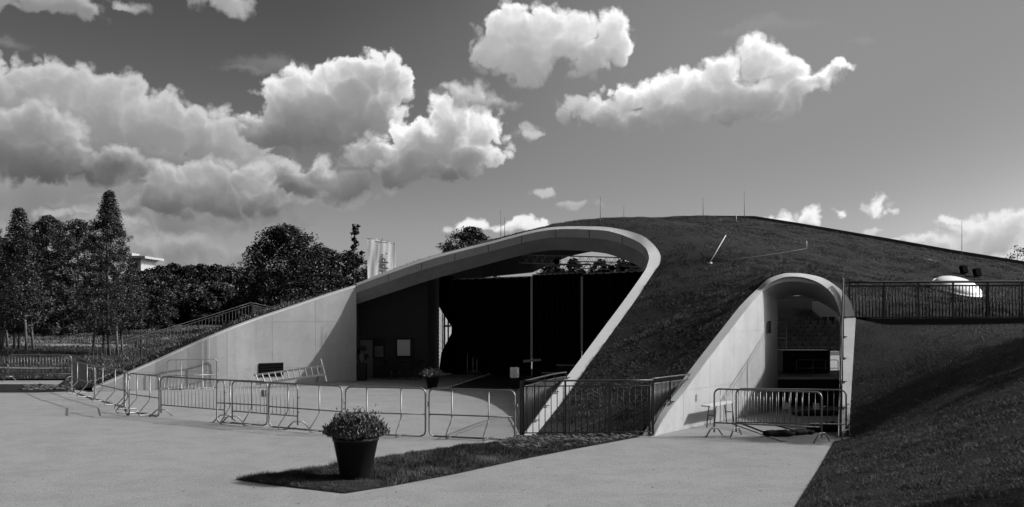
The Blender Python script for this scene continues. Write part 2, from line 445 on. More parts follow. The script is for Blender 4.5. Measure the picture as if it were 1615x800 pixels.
# ------------------------------------------------------------------ the outline of the shell, point by point
# right-hand wing and arch of the big opening: outer edge of the coping, inner edge, depth
MAIN = [(842,690,823,691,20.9,0),(894,624,871,624,24.2,0),(925,580,905,580,26.3,0),(965,525,946,525,28.9,0),(1004.5,470,987,470,31.3,0),(1030,431,1015,430,32.7,.05),
        (1040,417,1021,418,33.3,.1),(1042,405,1024,407,33.8,.15),(1038,395,1022,398,34.2,.2),(1029,384,1018,391,34.6,.25),(1015,373,1009,383,35.0,.3),
        (997,366,994,375.5,35.4,.34),(973,360.6,971,367.5,35.8,.36),(947,357.5,945,363,36.2,.38),(885,357.5,885,361.5,37.0,.4),(840,363.5,840,367.5,37.4,.4),
        (765,383,765,387,38.0,.4),(682,404,682,408.5,38.4,.4),(620,425,620,429.5,38.5,.4),(562,447,562,451,38.6,.4)]
FASC = {6:(1017,425,.1),7:(1016,426,.3),8:(1014,425,.4),9:(1011,423,.5),10:(1003,418,.5),11:(992,412.5,.5),12:(971,404.5,.5),13:(945,398.5,.5),14:(885,394.5,.5),15:(840,399,.5),16:(765,418,.5),17:(682,441,.5),18:(620,461,.5),19:(562,480,.45)}
m_out = spline([P(a, c, Y + d) for a, c, _, _, Y, d in MAIN], 5)
m_in = spline([P(a, c, Y) for _, _, a, c, Y, d in MAIN], 5)
# left-hand wing wall: x, top, foot
LW = [(562,451,601),(520,464,603),(480,477.5,605),(440,491,607),(400,504.5,609),(366,517,611),(330,532,612.6),(300,545,613.3),(270,558.5,614.3),(245,570,615),(215,583,616.2),(190,594,617),(165,605,617.8),(146,613,618.4)]
lw_top, lw_foot = [], []
for x, yt, yf in LW:
    Yd = CAMH * F / (yf - HZ); lw_top.append(P(x, yt, Yd)); lw_foot.append(Vector(((x - CX) / F * Yd, Yd, 0)))
lw_top, lw_foot = spline(lw_top, 3), spline(lw_foot, 3)
# the small tunnel: left wing, arch, right wing
WA, WB = Vector((3.28, 21.3)), Vector((7.22, 26.5))
def on_wing(x):
    k = (x - CX) / F; d = WB - WA
    t = (k * WA.y - WA.x) / (d.x - k * d.y); return WA.y + t * d.y
TUN = []
for xi, y, w in ((1031,688,18),(1045,662,16),(1060.5,640,15.5),(1080,616,15),(1095,595,14.5),(1120,561.5,14),(1150,522.5,13.5),(1180,484,13)):
    TUN.append((xi - w, y - 1, xi, y, on_wing(xi)))
TUN += [(1194,456,1200,459.5,26.5),(1205,445,1210,449.5,26.55),(1217,437.5,1221,443,26.6),(1240,431,1241,436.5,26.7),(1270,432,1269,438,26.8),(1300,439.5,1294,447.5,26.88),(1326,457,1312,463,26.94),(1341,475,1320,478,26.98),(1349.5,499,1326.5,500,27.0)]
t_out = spline([P(a, c, Y + .12) for a, c, _, _, Y in TUN], 4)
t_in = spline([P(a, c, Y) for _, _, a, c, Y in TUN], 4)
RW = [(1349.5,501,1327,501.5,27.0),(1338,690.5,1321.5,690.5,21.0)]
r_out = resample([P(a, c, Y) for a, c, _, _, Y in RW], .7)
r_in = resample([P(a, c, Y) for _, _, a, c, Y in RW], .7)

# ------------------------------------------------------------------ the concert shell
shell = empty('concert_shell', (2, 34, 0), label='low grass-roofed concert shell with pale concrete rims and dark open mouth', cat='building')
def part(mb, name, m, parent=shell):
    o = mb.build(name, m); o.parent = parent; o.matrix_parent_inverse = parent.matrix_world.inverted() if parent is not shell else Matrix.Translation((-2, -34, 0))
    return o

rear = [(-7.2, 41.6, 3.55), (-6.2, 44.2, 4.3), (-3.6, 46.4, 5.3), (0, 47.6, 6.35), (3.5, 48.0, 7.15), (6.5, 47.6, 7.6), P(1100, 340, 46.6), P(1190, 346, 46.4), P(1260, 357, 46.0), P(1330, 369, 45.6), P(1400, 381, 45.2), P(1500, 399, 44.6), P(1615, 417.5, 44), P(1760, 441, 43.5), (36, 42, 3.6), (41, 38, 3.0)]
rear = [Vector(p) for p in rear]
fence_y = 27.15
edge_r = [Vector((41, fence_y, 2.8)), Vector((30, fence_y, 2.7)), Vector((22, fence_y, 2.68)), Vector((16, fence_y, 2.66)), Vector((10.9, fence_y, 2.64))]
ctrl = [tuple(p) for p in m_out[::3]] + [tuple(p) for p in t_out[::2]] + [tuple(p) for p in resample(rear, 2.0)] + [tuple(p) for p in resample(edge_r, 2.5)]
toe = [P(842, 690, 20.9), Vector((1.2, 21.1, .04)), Vector((2.0, 21.2, .04)), P(1013, 687, 21.35)]
ctrl += [tuple(p) for p in toe[1:3]]
ctrl += [tuple(P(1505, 458, 34)), tuple(P(1100, 350, 42.6)), tuple(P(1000, 343.5, 42.5)), tuple(P(947, 346.5, 41)), tuple(P(899.5, 350, 40)), tuple(P(857.5, 358, 39.3)), tuple(P(1190, 352, 43)), tuple(P(1400, 390, 41.5)), tuple(P(1600, 425, 40.5)),
         (33, 36, 3.4), (-3, 42.5, 5.35), (10.5, 29, 3.5), (11.5, 33, 4.4)]
dome_z = tps(ctrl)
poly = m_out + [Vector((-6.9, 40.2, 3.75))] + rear + edge_r + list(reversed(t_out)) + list(reversed(toe[1:3]))
V_, F_ = patch(poly, .75, dome_z, fixed=[p[2] for p in poly])
m = MB(); m.add(V_, F_, True)
part(m, 'grass_roof', TURF)
# underside, half a metre below, and the upstand round the rear opening
m = MB(); m.add([(x, y, z - (.16 if 6.5 < x < 15 and y < 41 else .5)) for x, y, z in V_], [tuple(reversed(f)) for f in F_], True)
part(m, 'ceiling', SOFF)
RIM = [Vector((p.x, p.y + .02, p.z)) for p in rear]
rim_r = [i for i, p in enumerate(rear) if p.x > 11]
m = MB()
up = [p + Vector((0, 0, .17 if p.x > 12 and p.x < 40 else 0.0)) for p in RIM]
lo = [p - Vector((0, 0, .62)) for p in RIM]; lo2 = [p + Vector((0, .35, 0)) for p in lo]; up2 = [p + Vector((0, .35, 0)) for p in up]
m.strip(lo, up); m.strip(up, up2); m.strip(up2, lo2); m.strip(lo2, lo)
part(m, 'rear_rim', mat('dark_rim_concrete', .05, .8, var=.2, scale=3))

# coping of the big opening
m = MB(); m.strip(m_in, m_out)
m.strip([p - Vector((0, 0, .3)) for p in m_out], m_out)
part(m, 'coping', CAPM)
# wall under the right-hand wing, facing the stage
n_leg = 5 * 5 + 1
m = MB(); foot = [Vector((p.x, p.y, 0)) for p in m_in[:n_leg + 4]]
m.strip(foot, m_in[:n_leg + 4])
part(m, 'inner_wing_wall', CONC)
# fascia of the arch: upright upper band, lower band tilted inward, then the soffit running in under the roof
keys = sorted(FASC)
fb = spline([P(FASC[k][0], FASC[k][1], MAIN[k][4] + FASC[k][2]) for k in keys], 5)
ft = m_in[keys[0] * 5:]
fm = [a.lerp(c, .42) + Vector((0, -.06, 0)) * 0 for a, c in zip(ft, fb)]
fm = [Vector((a.x + (c.x - a.x) * .42, a.y + (c.y - a.y) * .12, a.z + (c.z - a.z) * .40)) for a, c in zip(ft, fb)]
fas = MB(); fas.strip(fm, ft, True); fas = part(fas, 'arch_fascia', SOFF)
def band_panels(lo_, hi_, n, mm, owner, push):
    """cast panels with open joints on a curved band"""
    L_ = even_params(hi_)
    for k in range(n):
        a, c = k / n + .0012, (k + 1) / n - .0012
        us = [a + (c - a) * i / 8 for i in range(9)]
        top = [pick(hi_, L_, u) for u in us]; bot = [pick(lo_, L_, u) for u in us]; v = Vector((-.006, -push, 0))
        pm = MB(); pm.strip([p + v for p in bot], [p + v for p in top], True); pm.strip([p + v for p in top], top)
        pm.add([bot[0], bot[0] + v, top[0] + v, top[0]], [(0, 1, 2, 3)]); pm.add([bot[-1], top[-1], top[-1] + v, bot[-1] + v], [(0, 1, 2, 3)])
        o = pm.build('concrete_panel', mm); o.parent = owner
def even_params(pts):
    L_ = [0.0]
    for a, c in zip(pts, pts[1:]): L_.append(L_[-1] + (c - a).length)
    return [x / L_[-1] for x in L_]
def pick(pts, L_, u):
    for i in range(len(L_) - 1):
        if u <= L_[i + 1] + 1e-9: return pts[i].lerp(pts[i + 1], (u - L_[i]) / max(1e-9, L_[i + 1] - L_[i]))
    return pts[-1]
band_panels(fm, ft, 10, CONC, fas, .015)
m = MB(); m.strip(fb, fm, True); part(m, 'arch_soffit', mat('stained_soffit_concrete', .22, .8, var=.25, scale=1.2, spec=.2, extra=concrete_look))
inn = []
for p in fb:
    d = Vector((1.5, 44, 0)) - Vector((p.x, p.y, 0)); d.normalize()
    q_ = Vector((p.x, p.y, 0)) + d * 1.6; inn.append(Vector((q_.x, q_.y, float(dome_z(q_.x, q_.y)[0]) - .45)))
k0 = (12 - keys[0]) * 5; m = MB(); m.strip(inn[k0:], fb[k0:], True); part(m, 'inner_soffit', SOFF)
# end of the fascia against the wing wall
m = MB(); a, c = ft[-1], fb[-1]
m.add([a, c, c + Vector((.1, 1.0, 0)), a + Vector((.1, 1.0, 0))], [(0, 1, 2, 3)]); part(m, 'fascia_end', SOFF)

def walls_in_panels(name, foot, top, rows, width, proud, m_body, m_panel, depth=.35, nrm_flip=1):
    """a wall whose face is cast in panels with open joints between them"""
    s = [0.0]
    for a, c in zip(foot, foot[1:]): s.append(s[-1] + (Vector((c.x, c.y)) - Vector((a.x, a.y))).length)
    def at(u, arr):
        u = min(max(u, 0), s[-1])
        for i in range(len(s) - 1):
            if u <= s[i + 1] + 1e-9:
                t = (u - s[i]) / max(1e-9, s[i + 1] - s[i]); return arr[i].lerp(arr[i + 1], t)
        return arr[-1]
    def nrm(u):
        d = at(min(u + .2, s[-1]), foot) - at(max(u - .2, 0), foot); v = Vector((-d.y, d.x, 0)).normalized(); return v * nrm_flip
    body = MB()
    body.strip(foot, top); back = [p - nrm(s[i]) * depth for i, p in enumerate(top)]
    body.strip(top, back); body.strip(back, [Vector((p.x, p.y, 0)) for p in back])
    w = part(body, name, m_body)
    gap = .0045; u0 = 0.0; k = 0
    while u0 < s[-1] - .15:
        u1 = min(u0 + width, s[-1])
        if s[-1] - u1 < .5: u1 = s[-1]
        n_ = 5; us = [u0 + gap + (u1 - u0 - 2 * gap) * i / n_ for i in range(n_ + 1)]
        for r0, r1 in zip(rows, rows[1:]):
            lo_, hi_ = [], []
            for u in us:
                zt = at(u, top).z - .012
                lo_.append(min(r0 + gap, zt)); hi_.append(min(r1 - gap, zt))
            if max(h - l for h, l in zip(hi_, lo_)) < .12: continue
            pm = MB(); A = [at(u, foot) + nrm(u) * proud for u in us]
            L = [Vector((p.x, p.y, z)) for p, z in zip(A, lo_)]; H = [Vector((p.x, p.y, z)) for p, z in zip(A, hi_)]
            pm.strip(L, H)
            bk = [nrm(u) * proud for u in us]
            pm.strip(H, [h - v for h, v in zip(H, bk)]); pm.strip([l - v for l, v in zip(L, bk)], L)
            pm.add([L[0], H[0], H[0] - bk[0], L[0] - bk[0]], [(0, 1, 2, 3)]); pm.add([L[-1], H[-1], H[-1] - bk[-1], L[-1] - bk[-1]], [(3, 2, 1, 0)])
            o = pm.build('concrete_panel', m_panel); o.parent = w
        u0 = u1
    return w, at, nrm, s[-1]
DIM_CONC = mat('dimmed_concrete', .23, .8, var=.14, scale=3, bump=.004, bscale=30, spec=.25, extra=concrete_look)  # darker concrete copy: the left wing's weaker sunlight is put into its colour
lwall = walls_in_panels('wing_wall', lw_foot, lw_top, [0.0, .66, 2.5, 5.0], 1.85, .008, CONC, DIM_CONC, .32, 1)
# thin pale coping along the top of the left wing
m = MB(); bk = []
for i, p in enumerate(lw_top):
    bk.append(p + Vector((-.12, .34, .05)))
m.strip([p + Vector((0, -.02, .004)) for p in lw_top], bk); m.strip([p + Vector((0, -.02, -.05)) for p in lw_top], [p + Vector((0, -.02, .004)) for p in lw_top])
part(m, 'wing_coping', CAPM)

# tunnel: coping, wing wall with panels, vault, jambs, right wing
m = MB(); m.strip(t_in, t_out); m.strip([p - Vector((0, 0, .25)) for p in t_out], t_out); part(m, 'tunnel_coping', CAPM)
nw = 7 * 4 + 1
tw_top = t_in[:nw + 4] ; tw_foot = [Vector((p.x, p.y, 0)) for p in tw_top]
twall = walls_in_panels('tunnel_wing_wall', tw_foot, tw_top, [0.0, .95, 2.35, 4.2], 1.5, .008, CONC, CONC, .2, -1)
# inner edge of arch on the tunnel, and the back edge of the vault
vf = t_in[nw + 3:]
back_px = [(1226.5,474,27.9),(1231,470.5,28.0),(1240,468,28.2),(1262,466.5,28.5),(1285,473,28.8),(1304,482.5,29.0),(1316,491,29.1),(1324,500,29.2)]
vb = spline([P(*p) for p in back_px], 5)
def even(pts, n):
    L = [0]
    for a, c in zip(pts, pts[1:]): L.append(L[-1] + (c - a).length)
    out = []
    for i in range(n):
        u = L[-1] * i / (n - 1); j = 0
        while j < len(L) - 2 and L[j + 1] < u: j += 1
        out.append(pts[j].lerp(pts[j + 1], (u - L[j]) / max(1e-9, L[j + 1] - L[j])))
    return out
vf2, vb2 = even(vf, 36), even(vb, 36)
m = MB(); m.strip(vb2, vf2, True); part(m, 'tunnel_vault', CONC)
m = MB(); a, c = vf2[0], vb2[0]
m.add([(a.x, a.y, 0), (c.x, c.y, 0), c, a], [(0, 1, 2, 3)]); m.add([(c.x, c.y, 0), (c.x + .1, c.y + 5, 0), (c.x + .1, c.y + 5, 4.2), c], [(0, 1, 2, 3)])
part(m, 'tunnel_jamb', CONC)
m = MB(); m.strip(r_in, r_out); m.strip(r_in, [Vector((p.x, p.y, 0)) for p in r_in]); m.strip([Vector((p.x, p.y, 0)) for p in r_out], r_out)
a, c = r_in[0], vb2[-1]
m.add([(a.x, a.y, 0), (c.x, c.y, 0), c, a], [(0, 1, 2, 3)])
m.add([r_in[-1], r_out[-1], (r_out[-1].x, r_out[-1].y, -.05), (r_in[-1].x, r_in[-1].y, -.05)], [(0, 1, 2, 3)])
part(m, 'tunnel_side_wall', CONC)
# back of the vault, closing the fill above it
m = MB(); m.strip(vb2, [Vector((p.x, p.y, float(dome_z(p.x, p.y)[0]) - .3)) for p in vb2]); part(m, 'vault_back', SOFF)
# inner stage wall left of the tunnel and left inner wall of the stage house
m = MB()
iw = [Vector((-6.62, 38.7, 0)), Vector((-6.75, 40.9, 0)), Vector((-3.75, 41.05, 0)), Vector((-3.55, 42.6, 0)), Vector((-3.4, 42.9, 0))]
m.strip(iw, [Vector((p.x, p.y, max(2.0, float(dome_z(p.x, p.y)[0]) - .3))) for p in iw])
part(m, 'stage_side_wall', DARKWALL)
# wall across the back of the stage house; its lower edge rises to the right and leaves a gap of daylight
rw_b = [P(596, 450, 45.2), P(690, 441, 46.0), P(760, 438, 46.6), P(840, 430, 47.1), P(870, 416, 47.4), P(897, 404.5, 47.6), P(925, 398.5, 47.7), P(960, 393, 47.7), P(1010, 384, 47.4), P(1040, 375, 47.2)]
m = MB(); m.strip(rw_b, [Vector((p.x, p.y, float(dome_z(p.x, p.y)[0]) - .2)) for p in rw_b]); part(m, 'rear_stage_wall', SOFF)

# ------------------------------------------------------------------ hill on the right and lawn on the left
hp = [Vector((1.6, 4.5, .02)), Vector((2.9, 9, .02)), G(1255, 800) + Vector((0, 0, .02)), G(1275, 768) + Vector((0, 0, .02)), G(1298, 730) + Vector((0, 0, .02)), G(1316, 697) + Vector((0, 0, .02)), Vector((7.62, 20.7, .02))]
hp += [Vector((p.x + .01, p.y, p.z - .03)) for p in reversed(r_out)]
fl = [Vector((10.9, fence_y - .02, 2.55)), Vector((16, fence_y - .02, 2.58)), Vector((22, fence_y - .02, 2.6)), Vector((30, fence_y - .02, 2.65)), Vector((41, fence_y - .02, 2.75))]
hp += fl + [Vector((41, 4.5, 3.3))]
hz = tps([tuple(p) for p in hp] + [(p.x, p.y, p.z) for p in resample(hp[:7], 2)[1::2]] + [(8, 6, 1.35), (14, 8, 2.3), (13, 16, 2.15), (9.6, 19, 1.05), (11.5, 24, 2.05), (20, 16, 2.75), (28, 12, 3.1), (34, 22, 3.0), (6.2, 11, .62), (16, 25, 2.5)])
HV, HF = patch(hp, .7, hz, fixed=[p.z for p in hp])
m = MB(); m.add(HV, HF, True); tag(m.build('hill', TURF), kind='structure')

lawn_edge = [Vector((-75, 39.4, .05)), Vector((-30, 39.4, .05)), Vector((-19.0, 39.2, .05)), Vector((-17.6, 35.6, .05)), Vector((-16.0, 34.0, .04))]
wall_back = [p + Vector((-.12, .34, .03)) for p in reversed(lw_top)]
poly = lawn_edge + wall_back + [Vector((-6.95, 40.3, 3.7)), Vector((-7.25, 41.8, 3.4)), Vector((-6.2, 45.5, 3.0)), Vector((-5, 60, 2.2)), Vector((2, 130, 2.2)), Vector((-140, 130, 1.7)), Vector((-140, 39.4, .05)), ]
kerb = []
KP = [(150,601,36.2),(185,586,36.6),(215,572.5,37.0),(260,554,37.6),(298,539.5,38.2),(350,519,39.2),(398,501.5,40.2),(420,494,40.6),(450,484,41.2)]
kerb = [P(*k) for k in KP]
lc = [tuple(p) for p in poly] + [(p.x, p.y, p.z - .03) for p in resample(kerb, 1.5)]
# the level bank just behind the kerb, where the railing stands, then down to the meadow
for p in resample(kerb, 2.5): lc += [(p.x + .2, p.y + 1.2, p.z - .12), (p.x - .5, p.y + 5.5, max(.25, p.z * .55)), (p.x - 1, p.y + 11, max(.35, p.z * .28))]
lc += [(-60, 50, .35), (-30, 50, .5), (-35, 60, .85), (-20, 62, 1.0), (-70, 62, .8), (-50, 85, 1.15), (-25, 85, 1.3), (-100, 85, 1.2), (-10, 80, 1.9), (-45, 44, .12), (-25, 44, .16), (-100, 50, .3)]
lawn_z = tps(lc)
LV, LF = patch(poly, 1.3, lawn_z, fixed=[p.z for p in poly])
m = MB(); m.add(LV, LF, True); tag(m.build('lawn', TURF), kind='structure')
# pale kerb along the bank, the strip of grass below it is the lawn itself
m = MB()
for a, c in zip(kerb, kerb[1:]): m.beam(a + Vector((0, .1, -.02)), c + Vector((0, .1, -.02)), .26, .12)
tag(m.build('kerb', CAPM), kind='structure')
# meadow path
mp = [(-75, 58.2), (-40, 58.0), (-30, 57.8), (-24.5, 57.4)]
m = MB(); m.strip([(x, y, float(lawn_z(x, y)[0]) + .03) for x, y in mp], [(x, y + 1.5, float(lawn_z(x, y + 1.5)[0]) + .05) for x, y in mp]); tag(m.build('path', PAVE), kind='structure')
mp = [(-75, 45.0), (-40, 44.6), (-30, 44.3), (-23, 44.0), (-20, 43.6)]
m = MB(); m.strip([(x, y, float(lawn_z(x, y)[0]) + .03) for x, y in mp], [(x, y + .32, float(lawn_z(x, y + .3)[0]) + .04) for x, y in mp]); tag(m.build('path', PAVE), kind='structure')
# planted strip at the edge of the paving on the far left
m = MB(); a = [G(-120, 619.5), G(60, 619.5), G(118, 617.5)]; c = [G(-120, 608), G(60, 608), G(112, 609)]
m.strip([p + Vector((0, 0, .012)) for p in a], [p + Vector((0, 0, .05)) for p in c]); tag(m.build('planted_strip', TURF), kind='structure')
# grass island round the planter
island = [G(*p) + Vector((0, 0, .02)) for p in ((372,757),(420,764),(480,771.5),(545,779),(620,767),(720,748),(820,726),(900,710),(975,696),(1012,689),(960,693),(880,697),(800,698),(770,700),(720,706),(650,716),(580,727),(500,740),(430,750))]
IV, IF = patch(island, .25, lambda X, Y: np.full(len(X), .05), fixed=[.015] * len(island))
m = MB(); m.add(IV, IF, True); tag(m.build('lawn_island', TURF), kind='structure')
# ------------------------------------------------------------------ grass
def blade_mesh(name, base, norm, h, w, lean=.5):
    n = len(base)
    a = rng.uniform(0, 2 * np.pi, n); side = np.stack([np.cos(a), np.sin(a), np.zeros(n)], 1) * (w / 2)[:, None]
    b2 = rng.uniform(0, 2 * np.pi, n); ln = rng.uniform(0, lean, n) * h
    tip = base + norm * h[:, None] + np.stack([np.cos(b2) * ln, np.sin(b2) * ln, -ln * .25], 1)
    V = np.empty((n * 3, 3), np.float32); V[0::3] = base - side; V[1::3] = base + side; V[2::3] = tip
    me = bpy.data.meshes.new(name)
    me.vertices.add(n * 3); me.vertices.foreach_set('co', V.ravel())
    me.loops.add(n * 3); me.loops.foreach_set('vertex_index', np.arange(n * 3, dtype=np.int32))
    me.polygons.add(n); me.polygons.foreach_set('loop_start', np.arange(0, n * 3, 3, dtype=np.int32))
    me.update(calc_edges=True)
    return me
def scatter(Vs, Fs, dens, keep=None):
    V = np.array(Vs); T = np.array([f for f in Fs if len(f) == 3])
    A, B, C = V[T[:, 0]], V[T[:, 1]], V[T[:, 2]]
    cr = np.cross(B - A, C - A); area = .5 * np.linalg.norm(cr, axis=1)
    d = area * (dens(np.mean(V[T], 1)) if callable(dens) else dens)
    cnt = rng.poisson(d); idx = np.repeat(np.arange(len(T)), cnt)
    r1 = np.sqrt(rng.random(len(idx))); r2 = rng.random(len(idx))
    p = A[idx] * (1 - r1)[:, None] + B[idx] * (r1 * (1 - r2))[:, None] + C[idx] * (r1 * r2)[:, None]
    nn = cr[idx] / (np.linalg.norm(cr[idx], axis=1)[:, None] + 1e-9); nn *= np.sign(nn[:, 2:3] + 1e-9)
    px = p[:, 0] / np.maximum(p[:, 1], .1) * F + CX; py = HZ - (p[:, 2] - CAMH) / np.maximum(p[:, 1], .1) * F
    k = (px > -60) & (px < 1680) & (py < 840) & (p[:, 1] > 3)
    if keep is not None: k &= keep(p)
    return p[k], nn[k]
def patchy(p, s=.6):
    return .5 + .5 * np.sin(p[:, 0] * s * 1.7 + np.sin(p[:, 1] * s * 1.3) * 2) * np.sin(p[:, 1] * s * 1.9 + np.sin(p[:, 0] * s) * 2)
def vnoise(x, y, s, seed):
    r_ = np.random.default_rng(seed); G_ = r_.random((256, 256)); x = x / s; y = y / s
    i, j = np.floor(x).astype(int), np.floor(y).astype(int); u, v = x - i, y - j; u = u * u * (3 - 2 * u); v = v * v * (3 - 2 * v)
    g = lambda a, c: G_[a % 256, c % 256]
    return (g(i, j) * (1 - u) + g(i + 1, j) * u) * (1 - v) + (g(i, j + 1) * (1 - u) + g(i + 1, j + 1) * u) * v
def grow(label, Vs, Fs, dens, h0, h1, w0, w1, up=.5, lean=.7, keep=None):
    p, nn = scatter(Vs, Fs, dens, keep)
    nn = nn * (1 - up) + np.array([0, 0, 1.0]) * up; nn /= np.linalg.norm(nn, axis=1)[:, None]
    clump = .5 * vnoise(p[:, 0], p[:, 1], .45, 1) + .3 * vnoise(p[:, 0], p[:, 1], .17, 2) + .2 * vnoise(p[:, 0], p[:, 1], 1.6, 3)
    k = rng.random(len(p)) < np.clip((clump - .20) * 2.8, .22, 1); p, nn, clump = p[k], nn[k], clump[k]       # tufts and thin spots
    h = rng.uniform(h0, h1, len(p)) * (.25 + 2.2 * np.clip(clump - .15, 0, 1) ** 1.2 * 1.35); w = rng.uniform(w0, w1, len(p))
    o = link('grass', blade_mesh('grass', p, nn, h, w, lean), BLADE)
    return tag(o, label, 'grass', kind='stuff')
near = lambda c: np.clip(7500 / (c[:, 1] ** 2 + 20), 8, 90) * 75
grow('short mown grass covering the hill on the right', HV, HF, near, .02, .05, .0035, .007, lean=1.4)
grow('short grass growing over the curved roof', V_, F_, lambda c: np.where(c[:, 1] < 34, 1500, 650), .022, .058, .007, .014, lean=1.5)
grow('grass of the small triangular island round the planter', IV, IF, 4200, .025, .07, .005, .009, lean=1.2)
grow('dark mown grass on the bank behind the left wing wall', LV, LF, 90, .04, .12, .02, .05, lean=1.0, keep=lambda p: p[:, 1] < 57)
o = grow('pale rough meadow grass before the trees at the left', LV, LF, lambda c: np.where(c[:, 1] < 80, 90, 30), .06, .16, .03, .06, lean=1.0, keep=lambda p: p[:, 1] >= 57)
o.data.materials.clear(); o.data.materials.append(mat('pale_meadow_blade', .085, .7, spec=.1, extra=blade_look))  # paler blades than on the rest of the lawn

# ------------------------------------------------------------------ trees
def leaf_look(q, co, val, bs):
    g = q.n('ShaderNodeNewGeometry')
    return q.m('MULTIPLY', val, q.m('MULTIPLY_ADD', g.outputs['Random Per Island'], .9, .55))
LEAF = mat('leaf', .026, .5, spec=.35, extra=leaf_look)
LEAF_D = mat('dark_leaf', .014, .5, spec=.3, extra=leaf_look)
LEAF_P = mat('pale_leaf', .045, .55, spec=.3, extra=leaf_look)
BARK = mat('bark', .06, .9, var=.35, scale=6, bump=.02, bscale=12)

def leaves(centres, rad, per, size, flat=.5):
    """leaf clumps round the given centres: two-triangle leaves turned every way"""
    n = len(centres) * per
    c = np.repeat(np.asarray(centres), per, 0); r = np.repeat(np.asarray(rad), per)
    d = rng.normal(size=(n, 3)); d /= np.linalg.norm(d, axis=1)[:, None]
    p = c + d * (r * rng.random(n) ** .45)[:, None] * np.array([1, 1, .8])
    u = rng.normal(size=(n, 3)); u[:, 2] *= flat; u /= np.linalg.norm(u, axis=1)[:, None]
    w = np.cross(u, rng.normal(size=(n, 3))); w /= np.linalg.norm(w, axis=1)[:, None]
    s = size * rng.uniform(.6, 1.35, n)[:, None]
    V = np.empty((n * 4, 3), np.float32)
    V[0::4] = p - u * s; V[1::4] = p + w * s * .5; V[2::4] = p + u * s; V[3::4] = p - w * s * .5
    me = bpy.data.meshes.new('crown')
    me.vertices.add(n * 4); me.vertices.foreach_set('co', V.ravel())
    me.loops.add(n * 4); me.loops.foreach_set('vertex_index', np.arange(n * 4, dtype=np.int32))
    me.polygons.add(n); me.polygons.foreach_set('loop_start', np.arange(0, n * 4, 4, dtype=np.int32))
    me.update(calc_edges=True)
    return me
def crown_points(n, H, z0, R_, shape, seed):
    """clump centres inside a crown of height H from z0 up; shape = 'column', 'broad' or 'spire'"""
    r_ = np.random.default_rng(seed); out = []
    lob = r_.uniform(0, 6.28, 6)
    while len(out) < n:
        t = r_.random(); a = r_.uniform(0, 6.28)
        if shape == 'column': env = (1 - t) ** .62 * min(1, (t + .05) / .22) ** .6
        elif shape == 'cone': env = (1 - t) ** .72 * min(1, (t + .04) / .25) ** .5
        elif shape == 'spire': env = (1 - t) ** .9 * min(1, (t + .05) / .12)
        else: env = max(0.0, 1 - (2 * t - .78) ** 2 / 1.5 if t < .39 else 1 - ((t - .39) / .61) ** 2) ** .5
        env *= 1 + .16 * math.sin(3 * a + lob[0] + 5 * t) + .12 * math.sin(5 * a + lob[1] - 9 * t) + .10 * math.sin(14 * t + lob[2])
        rr = R_ * env * (r_.random() ** .38) * (r_.uniform(1.05, 1.3) if r_.random() < .13 else 1.0)      # stray twigs
        out.append((rr * math.cos(a), rr * math.sin(a), z0 + t * (H - z0)))
    return np.array(out)
def make_tree(name, label, loc, H, R_, shape='broad', z0=None, clumps=170, per=45, size=.13, leafm=None, cr=None, seed=1, group=None, trunk_r=None):
    t = empty(name, loc, label=label, cat='tree', group=group)
    z0 = H * .22 if z0 is None else z0; trunk_r = trunk_r or H * .014
    pts = crown_points(clumps, H, z0, R_, shape, seed); r_ = np.random.default_rng(seed + 99)
    m = MB(); bend = r_.uniform(-.02, .02, 2) * H
    tp = lambda k: Vector((bend[0] * math.sin(k * 2.4), bend[1] * math.sin(k * 3), k * H * .93))
    m.tube([tp(k / 8) for k in range(9)], [trunk_r * (1.12 - k / 8) + .012 for k in range(9)], 7)
    for i in r_.choice(len(pts), min(26, len(pts)), replace=False):       # limbs out to some of the clumps
        e = Vector(pts[i]); k = max(.12, min(.85, (e.z - .30 * math.hypot(e.x, e.y) - .1 * H * .3) / (H * .93))); s_ = tp(k)
        mid = s_.lerp(e, .5) + Vector((0, 0, -.06 * (e - s_).length))
        m.tube([s_, mid, e], [trunk_r * (1.05 - k) * .5 + .008, trunk_r * .2 + .006, .006], 5)
    o = m.build('trunk', BARK, t)
    cr = cr or R_ * .26
    o = link('crown', leaves(pts, np.random.default_rng(seed).uniform(.6, 1.2, len(pts)) * cr, per, size), leafm or LEAF, t)
    return t
def copy_tree(src, loc, label, s=1.0, rz=0.0, group=None, sz=None):
    r = src.copy(); COL.objects.link(r); r.location = loc; r.rotation_euler = (0, 0, rz); r.scale = (s, s, sz or s)
    r['label'] = label
    if group: r['group'] = group
    for ch in src.children:
        c = ch.copy(); COL.objects.link(c); c.parent = r
    return r
def lz(x, y): return float(lawn_z(x, y)[0])
def at_lawn(px, Y): x = (px - CX) / F * Y; return Vector((x, Y, lz(x, Y)))
def hgt(px, ytop, Y): return P(px, ytop, Y).z
YG = 'young staked trees along the meadow path'
p = at_lawn(172, 53); make_tree('young_tree', 'slender tapering young tree on the meadow, tallest of the staked ones', p, hgt(172, 303, 53) - p.z, 2.1, 'cone', 1.2, 680, 85, .045, LEAF, .27, 3, YG, .075)
p = at_lawn(30, 55); make_tree('young_tree', 'young staked tree with a narrow crown second from the left border', p, hgt(30, 332, 55) - p.z, 1.7, 'cone', 1.2, 420, 90, .055, LEAF, .36, 5, YG, .07)
p = at_lawn(-8, 56); make_tree('young_tree', 'young staked tree cut off by the left border of the picture', p, hgt(-8, 362, 56) - p.z, 1.3, 'cone', 1.5, 240, 80, .055, LEAF, .36, 6, YG, .06)
